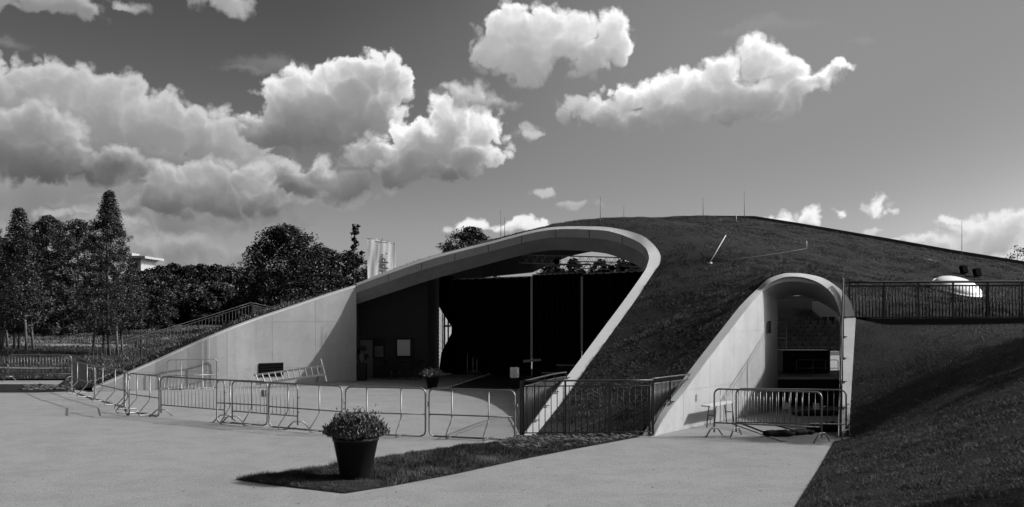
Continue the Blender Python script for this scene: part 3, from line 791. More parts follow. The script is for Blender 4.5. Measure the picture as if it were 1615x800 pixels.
# dense trees at the edge of the meadow
EG = 'dense trees at the far edge of the meadow'
def dense(px, ytop, hw, Y, label, seed, shape='broad', z0=.3, clumps=230, leafm=LEAF, size=.09, per=95):
    clumps = int(clumps * 1.25); hw *= 1.12
    p = at_lawn(px, Y); H = hgt(px, ytop, Y) - p.z
    return make_tree('leafy_tree', label, p, H, hw / F * Y, shape, z0, clumps, per, size, leafm, hw / F * Y * .21, seed, EG)
dense(120, 350, 46, 76, 'dense rounded tree right behind the tallest staked tree', 11, leafm=LEAF)
dense(76, 344, 36, 80, 'tall rounded tree between the two narrow staked trees', 12)
dense(100, 425, 34, 70, 'low leafy tree with pale leaves in front of the dense grove', 13, leafm=LEAF_P, z0=.1, clumps=150)
dense(45, 370, 34, 84, 'dark leafy tree behind the staked tree near the left border', 14, leafm=LEAF_D)
dense(5, 380, 34, 86, 'dark leafy tree at the left border behind the stakes', 15, leafm=LEAF_D)
dense(60, 445, 36, 78, 'low dark bush-like tree under the grove behind the stakes', 16, leafm=LEAF_D, z0=.05, clumps=160)
dense(150, 440, 36, 80, 'low dark tree under the tallest staked tree', 17, leafm=LEAF_D, z0=.05, clumps=160)
dense(206, 428, 26, 88, 'dark conifer-like tree below the white terrace building', 18, 'column', leafm=LEAF_D, z0=.05)
dense(240, 455, 32, 92, 'low dark tree at the near edge of the wood', 19, leafm=LEAF_D, z0=.05, clumps=160)
big = dense(452, 361, 58, 74, 'big dark broad tree above the left wing wall', 21, leafm=LEAF_D, clumps=330, size=.10)
dense(405, 420, 30, 82, 'lower dark tree on the left flank of the big broad tree', 22, leafm=LEAF_D, z0=.1, clumps=150)
dense(512, 394, 34, 78, 'middle-sized dark tree beside the big broad tree', 23, leafm=LEAF_D, clumps=200)
dense(550, 400, 34, 80, 'dark tree left of the hanging banners', 24, leafm=LEAF_D, clumps=200)
dense(480, 415, 44, 86, 'dark tree filling the gap behind the big broad tree', 25, leafm=LEAF_D, clumps=170)
dense(590, 425, 34, 88, 'dark tree whose top shows behind the banners', 26, leafm=LEAF_D, clumps=140)
p = at_lawn(561, 72); make_tree('thin_sapling', 'thin sparse sapling rising above the trees next to the banners', p, hgt(561, 357, 72) - p.z, .62, 'column', 3.2, 26, 16, .17, LEAF_D, .26, 27, None, .05)
p = P(742, 500, 92); p.z = 1.5; make_tree('leafy_tree', 'round dark tree top showing above the arch of the shell', p, hgt(742, 362, 92) - 1.5, 2.75, 'broad', 3, 260, 80, .10, LEAF_D, .55, 31, None)
p = Vector((P(1604, 400, 76).x, 76, 2.0)); make_tree('bare_tree', 'sparse twiggy tree at the right border behind the roof', p, hgt(1604, 392, 76) - 2.0, 1.6, 'broad', 2.5, 70, 20, .09, LEAF_D, .45, 32, None)
# the far wood on its slope: trees one can still tell apart
hillp = [(-95, 118, 1.5), (-45, 118, 1.8), (-20, 118, 2.2), (30, 118, 2.2), (30, 230, 9), (-95, 230, 9.0), (-50, 150, 4.5), (-40, 185, 8.0), (-95, 175, 6.0), (-10, 160, 4.5)]
wz_ = tps(hillp)
WV, WF = patch([(-95, 118), (30, 118), (30, 230), (-95, 230)], 6, wz_)
m = MB(); m.add(WV, WF, True); tag(m.build('wooded_hill', TURF), kind='structure')
WG = 'trees of the wood on the far slope'
r_ = np.random.default_rng(4); protos = {}
wood = []
for px, yt, hw, Y in ((298,448,30,122),(352,446,28,124),(262,462,28,120),(322,462,26,119),(385,455,24,121),(236,440,24,132),(275,437,26,140),(330,430,24,146),(372,432,24,142),(398,436,20,138),(228,428,22,160),(252,421,22,172),(275,418,22,178),(297,419,20,176),(318,418,22,180),(340,419,20,176),(360,421,20,178),(380,424,20,174),(400,426,18,172),(306,440,22,134),(350,436,20,150),(250,446,22,128),(420,430,22,160),(213,440,22,150)):
    wood.append((px, yt, hw, Y))
def wood_row(Y): return 0 if Y < 129 else (1 if Y < 155 else 2)
rowcount = {0: 0, 1: 0, 2: 0}; WLAB = {}
for px, yt, hw, Y in sorted(wood):
    k = wood_row(Y); WLAB[(px, Y)] = '%s tree from the left in the %s of the far wood' % (ORD[rowcount[k]], ('front row', 'middle row', 'top row on the ridge')[k]); rowcount[k] += 1
WL = ['pale willow-like tree at the front of the far wood', 'pale rounded tree next to the willow-like one in the far wood']
for i, (px, yt, hw, Y) in enumerate(wood):
    x = (px - CX) / F * Y; z = float(wz_(x, Y)[0]); H = P(px, yt, Y).z - z; R_ = hw / F * Y
    k = 0 if i < 2 else 1 + i % 3
    if i < 2: lab = WL[i]
    else: lab = WLAB[(px, Y)]
    if k not in protos:
        protos[k] = (make_tree('wood_tree', lab, (x, Y, z - .3), H, R_, 'broad', .3, 190, 80, .17, LEAF if k == 0 else LEAF_D, R_ * .26, 40 + k, WG), H, R_)
    else:
        t0, H0, R0 = protos[k]
        copy_tree(t0, (x, Y, z - .3), lab, R_ / R0, i * 1.3, WG, H / H0)
# trees beside the camera, outside the picture on the right: they throw the shadows on the hill
def hillz(x, y): return float(hz(x, y)[0])
SG = 'young trees on the hill beside the viewer'
sh1 = make_tree('hill_tree', 'young tree on the hill throwing the long shadow across the slope', (20.0, 21.75, hillz(20.0, 21.75)), 6.9, 1.85, 'broad', 1.3, 120, 42, .09, LEAF, .42, 61, SG, .10)
copy_tree(sh1, (20.0, 12.0, hillz(20.0, 12.0)), 'young tree on the hill throwing the shadow at the lower edge', 1.12, 1.0, SG)
copy_tree(sh1, (25.5, 22.9, hillz(25.5, 22.9)), 'taller young tree farther back on the hill beside the viewer', 1.25, 2.2, SG)

# stakes round the young trees
WOOD = mat('weathered_stake_wood', .085, .85, var=.3, scale=6, bump=.006, bscale=20)
def stakes(px, Y, label):
    c = at_lawn(px, Y); t = empty('tree_stakes', c, label=label, cat='tree stakes', group='stake frames round the young trees')
    tops = []
    for k, (dx, dy) in enumerate(((-.72, -.55), (.72, -.5), (.55, .6), (-.6, .55))):
        m = MB(); top = Vector((dx * .78, dy * .78, 2.1)); tops.append(top)
        m.tube([(dx, dy, -.15), top], [.075, .07], 8); m.build('post', WOOD, t)
    for a, c2 in ((0, 1), (1, 2), (3, 0)):
        m = MB(); m.beam(tops[a] - Vector((0, 0, .06)), tops[c2] - Vector((0, 0, .06)), .035, .09); m.build('crossbar', WOOD, t)
    return t
stakes(172, 53, 'wooden stake frame round the foot of the tallest young tree')
stakes(30, 55, 'wooden stake frame second from the left border')
stakes(-10, 56, 'wooden stake frame cut by the left border')
# ------------------------------------------------------------------ railings and barriers
def unit_bar(name, r, n=5):
    m = MB(); m.tube([(0, 0, 0), (0, 0, 1)], r, n); return m.me(name)
PICK = unit_bar('picket', .010); POSTM = MB(); POSTM.box((0, 0, .5), (.045, .045, 1)); POSTM = POSTM.me('post')
PICK.materials.append(STEEL_DARK); POSTM.materials.append(STEEL_DARK)
PLATE = MB(); PLATE.box((0, 0, .006), (.16, .10, .012)); PLATE = PLATE.me('base_plate'); PLATE.materials.append(STEEL_DARK)
def railing(label, base, top, step=.13, posts=1.05, second=.12, low=.07, plates=False, group='dark steel railings round the shell', thick=1.0):
    """base and top: points along the foot and along the handrail (same count)"""
    o0 = Vector(base[0]); t = empty('railing', o0, label=label, cat='railing', group=group)
    L = [0.0]
    for a, c in zip(base, base[1:]): L.append(L[-1] + (Vector(c) - Vector(a)).length)
    def at(arr, u):
        for i in range(len(L) - 1):
            if u <= L[i + 1] + 1e-6: return Vector(arr[i]).lerp(Vector(arr[i + 1]), (u - L[i]) / max(1e-9, L[i + 1] - L[i]))
        return Vector(arr[-1])
    n = max(2, int(L[-1] / .6)); us = [L[-1] * i / n for i in range(n + 1)]
    m = MB(); m.tube([at(top, u) - o0 for u in us], .021 * thick, 7); m.build('handrail', STEEL_DARK, t)
    if second:
        m = MB(); m.tube([at(top, u) - o0 - Vector((0, 0, second)) for u in us], .014 * thick, 6); m.build('upper_rail', STEEL_DARK, t)
    if low is not None:
        m = MB(); m.tube([at(base, u) - o0 + Vector((0, 0, low)) for u in us], .014 * thick, 6); m.build('lower_rail', STEEL_DARK, t)
    k = int(L[-1] / step)
    for i in range(1, k):
        u = L[-1] * i / k; a, c = at(base, u), at(top, u); hh = (c.z - second) - (a.z + (low or 0))
        if hh < .06: continue
        o = link('picket', PICK, None, t); o.location = a - o0 + Vector((0, 0, low or 0)); o.scale = (thick, thick, hh)
    k = max(1, round(L[-1] / posts))
    for i in range(k + 1):
        u = L[-1] * i / k; a, c = at(base, u), at(top, u); hh = c.z - a.z
        if hh < .06: continue
        o = link('post', POSTM, None, t); o.location = a - o0; o.scale = (1, 1, hh)
        if plates:
            q_ = link('base_plate', PLATE, None, t); q_.location = a - o0 + Vector((.03, 0, .01))
    return t
A_ = Vector((.20, 20.85, .06)); B_ = Vector((3.24, 21.12, .06))
railing('straight dark railing across the foot of the grass slope', [A_, B_], [A_ + Vector((0, 0, 1.25)), B_ + Vector((0, 0, 1.25))], .135, 1.0)
leg = [p for p in m_in if p.z < 1.14][:]
lg = [Vector((p.x + .03, p.y + .02, p.z + .03)) for p in leg]
railing('dark railing climbing the coping right of the big opening', lg, [Vector((p.x, p.y, 1.30 - .10 * i / len(lg))) for i, p in enumerate(lg)], .12, 1.35, low=.04, plates=True)
lg = [Vector((p.x - .10, p.y + .03, p.z + .03)) for p in t_in[:nw] if p.z < 1.25]
railing('dark railing climbing the coping left of the tunnel', lg, [Vector((p.x, p.y, 1.32)) for p in lg], .075, 1.0, low=.04, plates=True)
rr_ = [Vector((p.x + .06, p.y, p.z + .01)) for p in r_in]
railing('dark railing running down the coping right of the tunnel', rr_, [p + Vector((0, 0, 1.15)) for p in rr_], .12, 1.3, plates=True)
fx = [Vector((9.95 + i * 1.02, fence_y - .03, 2.66 + .004 * i)) for i in range(9)]
railing('long dark picket railing along the top of the grass hill', fx, [p + Vector((0, 0, 1.10)) for p in fx], .098, 1.02, .11, .06, thick=1.7)
m = MB(); m.beam(fx[0] + Vector((.45, -.02, -.09)), fx[-1] + Vector((0, -.02, -.09)), .16, .24)  # kerb beam coloured near-black: the shade below the railing is put into it
tag(m.build('fence_kerb_shade', mat('edging_shade', .012)), 'edging under the picket railing on the hill, shade put into its dark colour', 'kerb')
# railing on the bank at the left
lb_t = [P(121, 562, 35.6), P(135, 554, 35.8), P(180, 541, 36.4), P(240, 525, 37.6), P(300, 507, 38.8), P(350, 492, 39.8), P(397, 477, 40.8)]
lb = [Vector((p.x, p.y, max(.06, p.z - 1.16))) for p in lb_t]
railing('dark railing rising along the grass bank at the left', lb, lb_t, .16, 3.0, .10, .08, thick=.8)
lb_t2 = [P(399, 478, 41.0), P(425, 484, 42.5), P(452, 489, 44.5)]
lb2 = [Vector((p.x, p.y, p.z - 1.1)) for p in lb_t2]
railing('short dark railing behind the top of the left wing wall', lb2, lb_t2, .10, 1.2, .10, .08)
m = MB(); m.box((0, 0, .55), (.5, .05, 1.06), rz=.4); m.box((-.02, -.02, 1.12), (.62, .07, .05), rz=.4, ry=.45)
o = m.build('gate_panel', STEEL_DARK); o.location = (P(126, 600, 34.6).x, 34.6, .03); tag(o, 'dark steel end panel at the foot of the bank railing', 'panel')

# -- crowd barriers
def arc_frame(L, H, z0, rad=.13, r=.019, bottom=True):
    pts = [(0, 0, z0)]
    pts += [(0, 0, H - rad)] + [(rad - rad * math.cos(a), 0, H - rad + rad * math.sin(a)) for a in (R(22), R(45), R(68))] + [(rad, 0, H)]
    pts += [(L - rad, 0, H)] + [(L - rad + rad * math.sin(a), 0, H - rad + rad * math.cos(a)) for a in (R(22), R(45), R(68))] + [(L, 0, H - rad), (L, 0, z0)]
    return pts
BAR = unit_bar('bar', .0075); BAR.materials.append(GALV)
def place(a, c):
    a, c = Vector(a), Vector(c); d = c - a; return a, (Vector((d.x, d.y)).length), math.atan2(d.y, d.x)
def grille_barrier(a, c, label, H=1.1, plate=0, z0=.32):
    a, L, rz = place(a, c); t = empty('crowd_barrier', a, rz, label, 'barrier', 'galvanised crowd barriers')
    m = MB(); m.tube(arc_frame(L, H, .10), .020, 8); m.tube([(0, 0, z0), (L, 0, z0)], .016, 7); m.build('frame', GALV, t)
    n = int(L / .135)
    for i in range(1, n):
        x = L * i / n; o = link('bar', BAR, None, t); o.location = (x, 0, z0); o.scale = (1, 1, H - z0)
    for x in (.0, L):
        m = MB(); m.tube([(x - .15, -.26, .0), (x - .07, -.11, .17), (x - .05, -.08, .19), (x + .05, .08, .19), (x + .07, .11, .17), (x + .15, .26, .0)], .019, 7); m.build('foot', GALV, t)
    for z in (.78, .42):
        m = MB(); m.tube([(L, 0, z), (L + .07, 0, z)], .012, 6); m.build('hinge_hook', GALV, t)
    for k in range(plate):
        m = MB(); m.box((L * (.46 + .27 * k), -.012, .72), (.14, .006, .15)); m.build('number_plate', mat('dull_plate', .22, .6), t)
    return t
def frame_barrier(a, c, label, H=1.12, plate=False):
    a, L, rz = place(a, c); t = empty('frame_barrier', a, rz, label, 'barrier', 'galvanised frame barriers')
    m = MB(); p = arc_frame(L, H, .13); p = [(.10, 0, .022), (.03, 0, .05)] + p + [(L - .03, 0, .05), (L - .10, 0, .022)]
    m.tube(p, .020, 8); m.tube([(.10, 0, .022), (L - .10, 0, .022)], .018, 7); m.build('frame', GALV, t)
    m = MB(); m.tube([(0, 0, .52), (L, 0, .52)], .016, 7); m.build('middle_rail', GALV, t)
    for f in (.27, .70):
        x = L * f
        m = MB(); m.tube([(x, 0, H), (x, 0, .46), (x, -.03, .40), (x - .02, -.30, .10), (x - .02, -.31, .05), (x - .02, -.27, .022), (x, .30, .022)], .017, 7); m.build('stay', GALV, t)
    m = MB(); m.tube([(L, 0, .80), (L + .06, 0, .80), (L + .06, 0, .70)], .011, 6); m.build('hook', GALV, t)
    if plate:
        m = MB(); m.box((L - .10, -.02, .82), (.14, .006, .17)); m.build('number_plate', mat('dull_plate', .22, .6), t)
    return t
frame_barrier(G(677, 689), G(812, 695), 'frame barrier standing next to the dark railing at the big opening')
frame_barrier(G(545, 685.5), G(671, 689), 'frame barrier right behind the flower pot, seen beside its blossoms')
frame_barrier(G(424.5, 674), G(539.5, 684), 'frame barrier left of the flower pot')
frame_barrier(G(342, 667), G(421.5, 672), 'frame barrier with a small plate on its upper corner', plate=True)
grille_barrier(G(254, 657), G(354, 666), 'barred barrier in the row in front of the left wing wall')
grille_barrier(G(366.5, 668), G(469.5, 677), 'barred barrier overlapping the frame barriers below the ladder')
frame_barrier(G(204, 650), G(251, 658), 'frame barrier at the bend of the row, left of the barred one')
frame_barrier(G(150.5, 630.5), G(196, 643), 'frame barrier before the foot of the bank railing')
frame_barrier(G(113, 618), G(149, 631), 'frame barrier set obliquely in the corner by the dark end panel')
frame_barrier(G(197, 643), G(204, 656), 'frame barrier seen end-on at the bend of the row')
grille_barrier(G(14, 601), G(112, 601.5), 'barred barrier standing alone at the far left before the lawn')
frame_barrier(G(-70, 596), G(13, 598.5), 'low frame barrier cut off by the left border', H=.66)
frame_barrier(G(264, 615.5), G(342, 612.5), 'frame barrier standing against the left concrete wall')
grille_barrier(G(1126.5, 688.5), G(1296, 697), 'barred barrier in front of the tunnel, nearer one', plate=0)
grille_barrier(G(1161, 688), G(1334.5, 691.5), 'barred barrier in front of the tunnel, farther one with two plates', plate=2)
# ------------------------------------------------------------------ things standing about
def on_roof(px, py, y0=21.5, y1=47):
    Ys = np.arange(y0, y1, .05); X = (px - CX) / F * Ys; Z = CAMH - (py - HZ) / F * Ys
    d = dome_z(X, Ys) - Z; k = np.where(d > 0)[0]
    Yh = Ys[k[0]] if len(k) else y1
    return Vector(((px - CX) / F * Yh, Yh, float(dome_z((px - CX) / F * Yh, Yh)[0])))
POT = mat('matt_black_plastic', .006, .5, var=.2, scale=3, spec=.25)
FLOOD = mat('black_lamp_housing', .003, .9, spec=.02)
FLOWER = mat('pale_petal', .45, .6, var=.2, scale=20)
SOIL = mat('potting_soil', .02, 1.0)
def planter(loc, label, r0, r1, h, spread, nstem, tall, flowers, seed, pale=False):
    r_ = np.random.default_rng(seed); t = empty('planter', loc, label=label, cat='planter', group='black flower pots')
    m = MB(); m.lathe([(0.0, 0), (r0 * .96, 0), (r0, .02), (r1 * .985, h - .06), (r1 * 1.02, h - .055), (r1 * 1.03, h), (r1 * .95, h), (r1 * .93, h - .08), (0.0, h - .07)], n=40)
    m.build('pot', POT, t)
    # stems arch out of the pot, narrow leaves along them
    V = []; Fc = []
    fl = []
    for i in range(nstem):
        a = r_.uniform(0, 6.283); rr = r1 * .8 * math.sqrt(r_.random()); s = Vector((rr * math.cos(a), rr * math.sin(a), h - .06))
        out = r_.uniform(.1, 1.0) ; L_ = tall * r_.uniform(.45, 1.0) * (1.05 - .28 * (rr / r1) * out) * (.86 + .22 * math.sin(2 * a + .6) ** 2) * (1.32 if r_.random() < .10 else 1.0)
        d = Vector((math.cos(a) * spread * out * (rr / r1 + .25), math.sin(a) * spread * out * (rr / r1 + .25), L_ * (1.0 - .35 * out * rr / r1)))
        nseg = 9
        for k in range(nseg):
            u = (k + r_.random()) / nseg; c = s + d * u + Vector((d.x, d.y, -1.1 * abs(L_) * (rr / r1) * out)) * (u * u * .35)
            for _ in range(2):
                b_ = r_.uniform(0, 6.283); ll = r_.uniform(.04, .095); w_ = ll * .13
                u_ = Vector((math.cos(b_), math.sin(b_), r_.uniform(.3, 2.6))).normalized(); sd = u_.cross(Vector((r_.normal(), r_.normal(), r_.normal()))).normalized()
                o = len(V); V += [c, c + u_ * ll * .5 + sd * w_, c + u_ * ll, c + u_ * ll * .5 - sd * w_]; Fc.append((o, o + 1, o + 2, o + 3))
        if r_.random() < flowers: fl.append(s + d * 1.0 + Vector((d.x, d.y, -1.1 * abs(L_) * (rr / r1) * out)) * .35)
    m = MB(); m.add(V, Fc); m.build('foliage', mat('pale_foliage', .12, .6, extra=leaf_look) if pale else mat('pot_foliage', .055, .55, spec=.3, extra=leaf_look), t)
    m = MB()
    for c in fl:
        for k in range(5):
            a = k * 1.2566 + r_.random(); v = Vector((math.cos(a), math.sin(a), .35)) * .016; w_ = Vector((-math.sin(a), math.cos(a), 0)) * .009
            m.add([c, c + v * .6 + w_, c + v, c + v * .6 - w_], [(0, 1, 2, 3)])
    o = m.build('blossoms', FLOWER, t); o['kind'] = 'stuff'
    return t
pc = G(561, 757.5)
planter(pc, 'big black pot of flowers on the grass island in front', .245, .385, .74, .22, 2300, .46, .05, 5)
planter(G(682, 612), 'smaller black pot with pale flowers under the arch', .19, .275, .46, .28, 260, .34, .5, 6, True)

# -- ladder lying on its side along the left wall, with a stay at one end
ALU = mat('aluminium', .21, .35, metal=.6, var=.15, scale=10)
lad = empty('ladder', (0, 0, 0), label='aluminium ladder laid sideways along the left concrete wall', cat='ladder')
a0, a1 = P(400, 592, 35.0), P(512, 577, 36.3); b0, b1 = P(405, 606, 34.85), P(515, 590, 36.1)
m = MB(); m.beam(a0, a1, .03, .075); m.build('stile', ALU, lad)
m = MB(); m.beam(b0, b1, .03, .075); m.build('stile', ALU, lad)
for i in range(12):
    u = .03 + .94 * i / 11; m = MB(); m.beam(a0.lerp(a1, u), b0.lerp(b1, u), .03, .045); m.build('rung', ALU, lad)
m = MB(); m.beam(P(506, 566, 36.5), P(515, 602, 36.0), .05, .03); m.build('stay', ALU, lad)
m = MB(); m.beam(P(506, 566, 36.5), P(500, 602, 36.9), .05, .03); m.build('stay', ALU, lad)
# louvred vent in the wall behind it
g_at, g_n = lwall[1], lwall[2]
u_v = None
for k in range(400):
    u = k * .05; q_ = g_at(u, lw_foot)
    if CX + q_.x / q_.y * F < 447: u_v = u; break
va, vb_ = g_at(u_v, lw_foot), g_at(u_v + 1.0, lw_foot); nv = g_n(u_v + .5)
zt, zb = .88, .36
m = MB(); cv = (va + vb_) / 2 + nv * .03; m.box((cv.x, cv.y, (zt + zb) / 2), ((vb_ - va).length, .045, zt - zb), rz=math.atan2((vb_ - va).y, (vb_ - va).x))
vent = part(m, 'wall_vent', mat('dark_vent', .006, .9, spec=.02))
for k in range(5):
    m = MB(); z = zb + .06 + k * .1; m.box((cv.x + nv.x * .03, cv.y + nv.y * .03, z), ((vb_ - va).length - .06, .03, .035), rz=math.atan2((vb_ - va).y, (vb_ - va).x), rx=.5)
    o = m.build('louvre', mat('dark_vent', .012)); o.parent = vent
# small dark hatch in the tunnel wing wall and its door plate
q_ = P(1098.5, 627.5, on_wing(1098.5) - .03); m = MB(); m.box(q_, (.07, .03, .17), rz=math.atan2(5.2, 3.94)); part(m, 'wall_plate', mat('dull_plate', .22))

# -- folding table by the tunnel wall
tb = empty('folding_table', (0, 0, 0), label='folding trestle table standing by the tunnel wing wall', cat='table')
ta, tc = P(1116, 643, 22.6), P(1160, 636.5, 23.9); dv = (tc - ta); dv.z = 0; dv.normalize(); sv = Vector((dv.y, -dv.x, 0)) * .25
ta.z = tc.z = .56
m = MB(); m.beam(ta + sv * -.2, tc + sv * -.2, .26, .03); m.build('table_top', mat('pale_board', .4, .5, var=.1), tb)
for e, s_ in ((ta, .12), (tc, -.12)):
    for k in (-.55, .25):
        m = MB(); f_ = e + dv * s_ * 3 + sv * k; m.tube([(f_.x, f_.y, .54), (f_.x - dv.x * s_, f_.y - dv.y * s_, 0.0)], .014, 6); m.build('leg', STEEL_DARK, tb)
    m = MB(); f_ = e + dv * s_ * 2.6; m.tube([f_ + sv * -.55 - Vector((0, 0, .25)), f_ + sv * .25 - Vector((0, 0, .25))], .012, 6); m.build('brace', STEEL_DARK, tb)
# board leaning below the table
# -- black bundles and cables on the floor of the tunnel mouth
BUNDLE = mat('black_cloth', .010, .7, bump=.02, bscale=9)
def bundle(px, py, L_, rz, label, r=.1, seed=1):
    r_ = np.random.default_rng(seed); c = G(px, py); m = MB(); pts = []
    for k in range(11):
        u = k / 10 - .5; pts.append((u * L_, r_.uniform(-.05, .05), r * r_.uniform(.55, .95)))
    m.tube(pts, [r * (.35 + .75 * math.sin(math.pi * (.06 + .88 * k / 10))) * r_.uniform(.75, 1.15) for k in range(11)], 10)
    pts2 = [(x * .6 + .1, y + .12, z * .6) for x, y, z in pts]; m.tube(pts2, [r * .5 * r_.uniform(.7, 1.1) for _ in pts2], 8)
    o = m.build('cloth_bundle', BUNDLE); o.location = c; o.rotation_euler = (0, 0, rz)
    return tag(o, label, 'bundle', 'black bundles on the tunnel floor')
bundle(1228, 688.5, .75, .1, 'black rolled bundle lying left in front of the tunnel', .09, 1)
bundle(1262, 686, .7, .25, 'black rolled bundle in the middle of the tunnel mouth', .08, 2)
bundle(1302, 681, .9, .1, 'large black heap against the right side of the tunnel', .13, 3)
bundle(1290, 656, 1.4, .05, 'flat black heap deep inside the tunnel', .09, 4)
def strip_on(p0, p1, w, h, name, label, cat, mm):
    m = MB(); m.beam(p0 + Vector((0, 0, h / 2 + .004)), p1 + Vector((0, 0, h / 2 + .004)), w, h); return tag(m.build(name, mm), label, cat)
strip_on(G(1154, 668), G(1236, 697), .07, .015, 'floor_strip', 'narrow metal strip crossing the paving before the tunnel', 'strip', mat('dull_plate', .22))
strip_on(G(1168, 668), G(1212, 685), .03, .02, 'floor_cable', 'black cable lying along the strip before the tunnel', 'cable', POT)
strip_on(G(1226, 672), G(1268, 684), .03, .02, 'floor_cable', 'black cable running into the tunnel mouth', 'cable', POT)

# -- stage platform in the tunnel, cases, rails
DECK = mat('pale_deck_edge', .30, .7, var=.15, scale=4); DARK = mat('dark_board', .012, .7, var=.2)
st = empty('stage_platform', (9.3, 28.5, 0), label='low stage platform with pale edge inside the tunnel', cat='stage')
m = MB(); m.box((0.6, 1.2, .42), (5.0, 3.2, .80)); m.build('base', DARK, st)
m = MB(); m.box((0.6, 1.18, .865), (5.1, 3.3, .07)); m.build('deck', DECK, st)
case = empty('flight_case', P(1266, 596, 30.0), label='big black flight case on the platform in the tunnel', cat='case')
case.location.z = .902
m = MB(); m.box((0, 0, .36), (1.5, .7, .70)); m.box((.0, -.36, .70), (1.52, .03, .04)); m.build('body', mat('black_laminate', .010, .35), case)
m = MB(); m.box((.76, -.34, .36), (.03, .05, .72)); m.build('edge_strip', GALV, case)
m = MB(); m.box((0, .0, .73), (1.53, .74, .04)); m.build('lid', mat('black_laminate', .010, .35), case)
hr = empty('tube_rail', P(1292, 596, 29.2), label='thin metal tube rail on the platform in the tunnel', cat='rail'); hr.location.z = .902
m = MB(); m.tube([(-.72, 0, 0), (-.72, 0, .42), (-.68, 0, .46), (.55, 0, .46), (.6, 0, .42), (.6, 0, 0)], .012, 6); m.tube([(-.72, 0, .2), (.6, 0, .2)], .010, 6); m.build('frame', GALV, hr)
for x in (-.2, .2):
    m = MB(); m.tube([(x, 0, 0), (x, 0, .46)], .010, 6); m.build('bar', GALV, hr)
r2 = empty('stair_rail', P(1238, 560, 33.0), label='pale stair handrail left behind the tunnel jamb', cat='rail'); r2.location.z = .9
for z in (1.05, 1.62):
    m = MB(); m.tube([(-1.2, 0, z), (.05, 0, z)], .022, 6); m.build('rail', mat('white_paint', .75, .5), r2)
m = MB(); m.tube([(.05, 0, -.9), (.05, 0, 1.62)], .018, 6); m.build('post', mat('white_paint', .75, .5), r2)
# switch box and dark door panel on the tunnel jamb
jm = lambda px, py: P(px, py, 27.35 if px > 1212 else 27.0)
m = MB(); q_ = jm(1210.5, 516); m.box(q_ + Vector((.06, -.02, 0)), (.13, .04, .36), rz=math.atan2(5.2, 3.94)); o = m.build('switch_box', DARK); tag(o, 'dark louvred box on the tunnel jamb', 'box')

# -- amphitheatre behind the shell
SEAT = mat('black_seat_plastic', .018, .45, var=.2, scale=3)
ter = empty('terrace', (20, 62, 0), label='pale concrete front wall and steps of the seating terrace', cat='terrace')
m = MB(); m.box((6, .15, .08), (46, .3, .36)); m.box((6, .15, -.4), (46, .28, .6)); m.build('front_wall', CAPM, ter)
for r in range(8):
    m = MB(); m.box((6, .75 + r * .95, .02 + .27 * r - .3), (46, .95, .50)); m.build('step', mat('dark_terrace', .05, .9), ter)
m = MB(); m.add([(-.35, -.35, 0), (.35, -.35, 0)], [])
sm = MB(); sm.box((0, 0, .22), (.43, .40, .05)); sm.box((0, .2, .46), (.43, .05, .46), rx=-.12); sm.box((0, .05, .1), (.08, .2, .2)); SEATM = sm.me('seat'); SEATM.materials.append(SEAT)
for r in range(7):
    Yr = 62.8 + r * .95; zr = .27 + .27 * r
    x = .279 * Yr + (r % 2) * .26
    k = 0
    while x < .362 * Yr:
        o = link('stadium_seat', SEATM); o.location = (x, Yr, zr); o.rotation_euler = (0, 0, random.uniform(-.03, .03))
        tag(o, '%s black seat from the left in the %s row above the pale wall' % (ORD[k], ORD[r]), 'seat', 'black seats of the amphitheatre')
        x += .53; k += 1
sl = empty('timber_terrace', (20, 70.6, 1.9), label='terrace of long timber slats above the black seats', cat='terrace')
TIM = mat('grey_timber', .075, .8, var=.3, scale=2)
for k in range(13):
    m = MB(); m.box((3, .3 + k * .5, .18 + k * .155), (26, .44, .10)); m.build('slat', TIM, sl)
m = MB(); m.box((3, 8.6, .6), (26, 4.0, 3.6)); m.build('backing', mat('dark_terrace', .05, .9), sl)
m = MB(); m.box((0, 0, 1.3), (.35, 6, 2.6)); o = m.build('end_wall', CAPM); o.location = (P(1318, 500, 68).x + .4, 71, 1.2); tag(o, 'pale concrete end wall beside the timber terrace', 'wall')
# rising ground behind the terrace
m = MB(); m.add([(-4, 80, -.04), (70, 80, -.04), (70, 110, 4.5), (10, 110, 3.5)], [(0, 1, 2, 3)]); tag(m.build('bank', TURF), kind='structure')

PALEP = mat('pale_pole', .4, .6)
# -- under the big arch: drapes, stage, rig
def quad_thing(name, pts, thick, mm, label, cat, group=None, parent=None):
    m = MB(); pts = [Vector(p) for p in pts]; n = len(pts); off = Vector((0, thick, 0))
    m.add(pts + [p + off for p in pts], [tuple(reversed(range(n))), tuple(range(n, 2 * n))] + [(i, (i + 1) % n, n + (i + 1) % n, n + i) for i in range(n)])
    o = m.build(name, mm, parent)
    if label: tag(o, label, cat, group)
    return o
def drape(px, Y, top, bottom, label, folds=9):
    """hanging cloth between pixel columns, with folds"""
    m = MB(); xs = np.linspace(px[0], px[1], folds * 8 + 1); A, B = [], []
    for i, x in enumerate(xs):
        u = (x - px[0]) / (px[1] - px[0]); yt = top[0] + (top[1] - top[0]) * u; Yd = Y[0] + (Y[1] - Y[0]) * u + .09 * math.sin(i * .785)
        a = P(x, yt, Yd); c = P(x, 600, Yd); c.z = bottom; A.append(a); B.append(c)
    m.strip(B, A, True); o = tag(m.build('stage_drape', BLACK), label, 'drape', 'black stage drapes')
    m = MB(); m.tube([A[0], A[-1]], .03, 6); m.build('pipe', PALEP, o); return o
drape((712, 838), (43.0, 41.0), (441, 436.5), .0, 'black stage drape left of the first pale pole')
drape((839.5, 917), (40.6, 40.0), (434, 430.5), .0, 'black stage drape between the two pale poles')
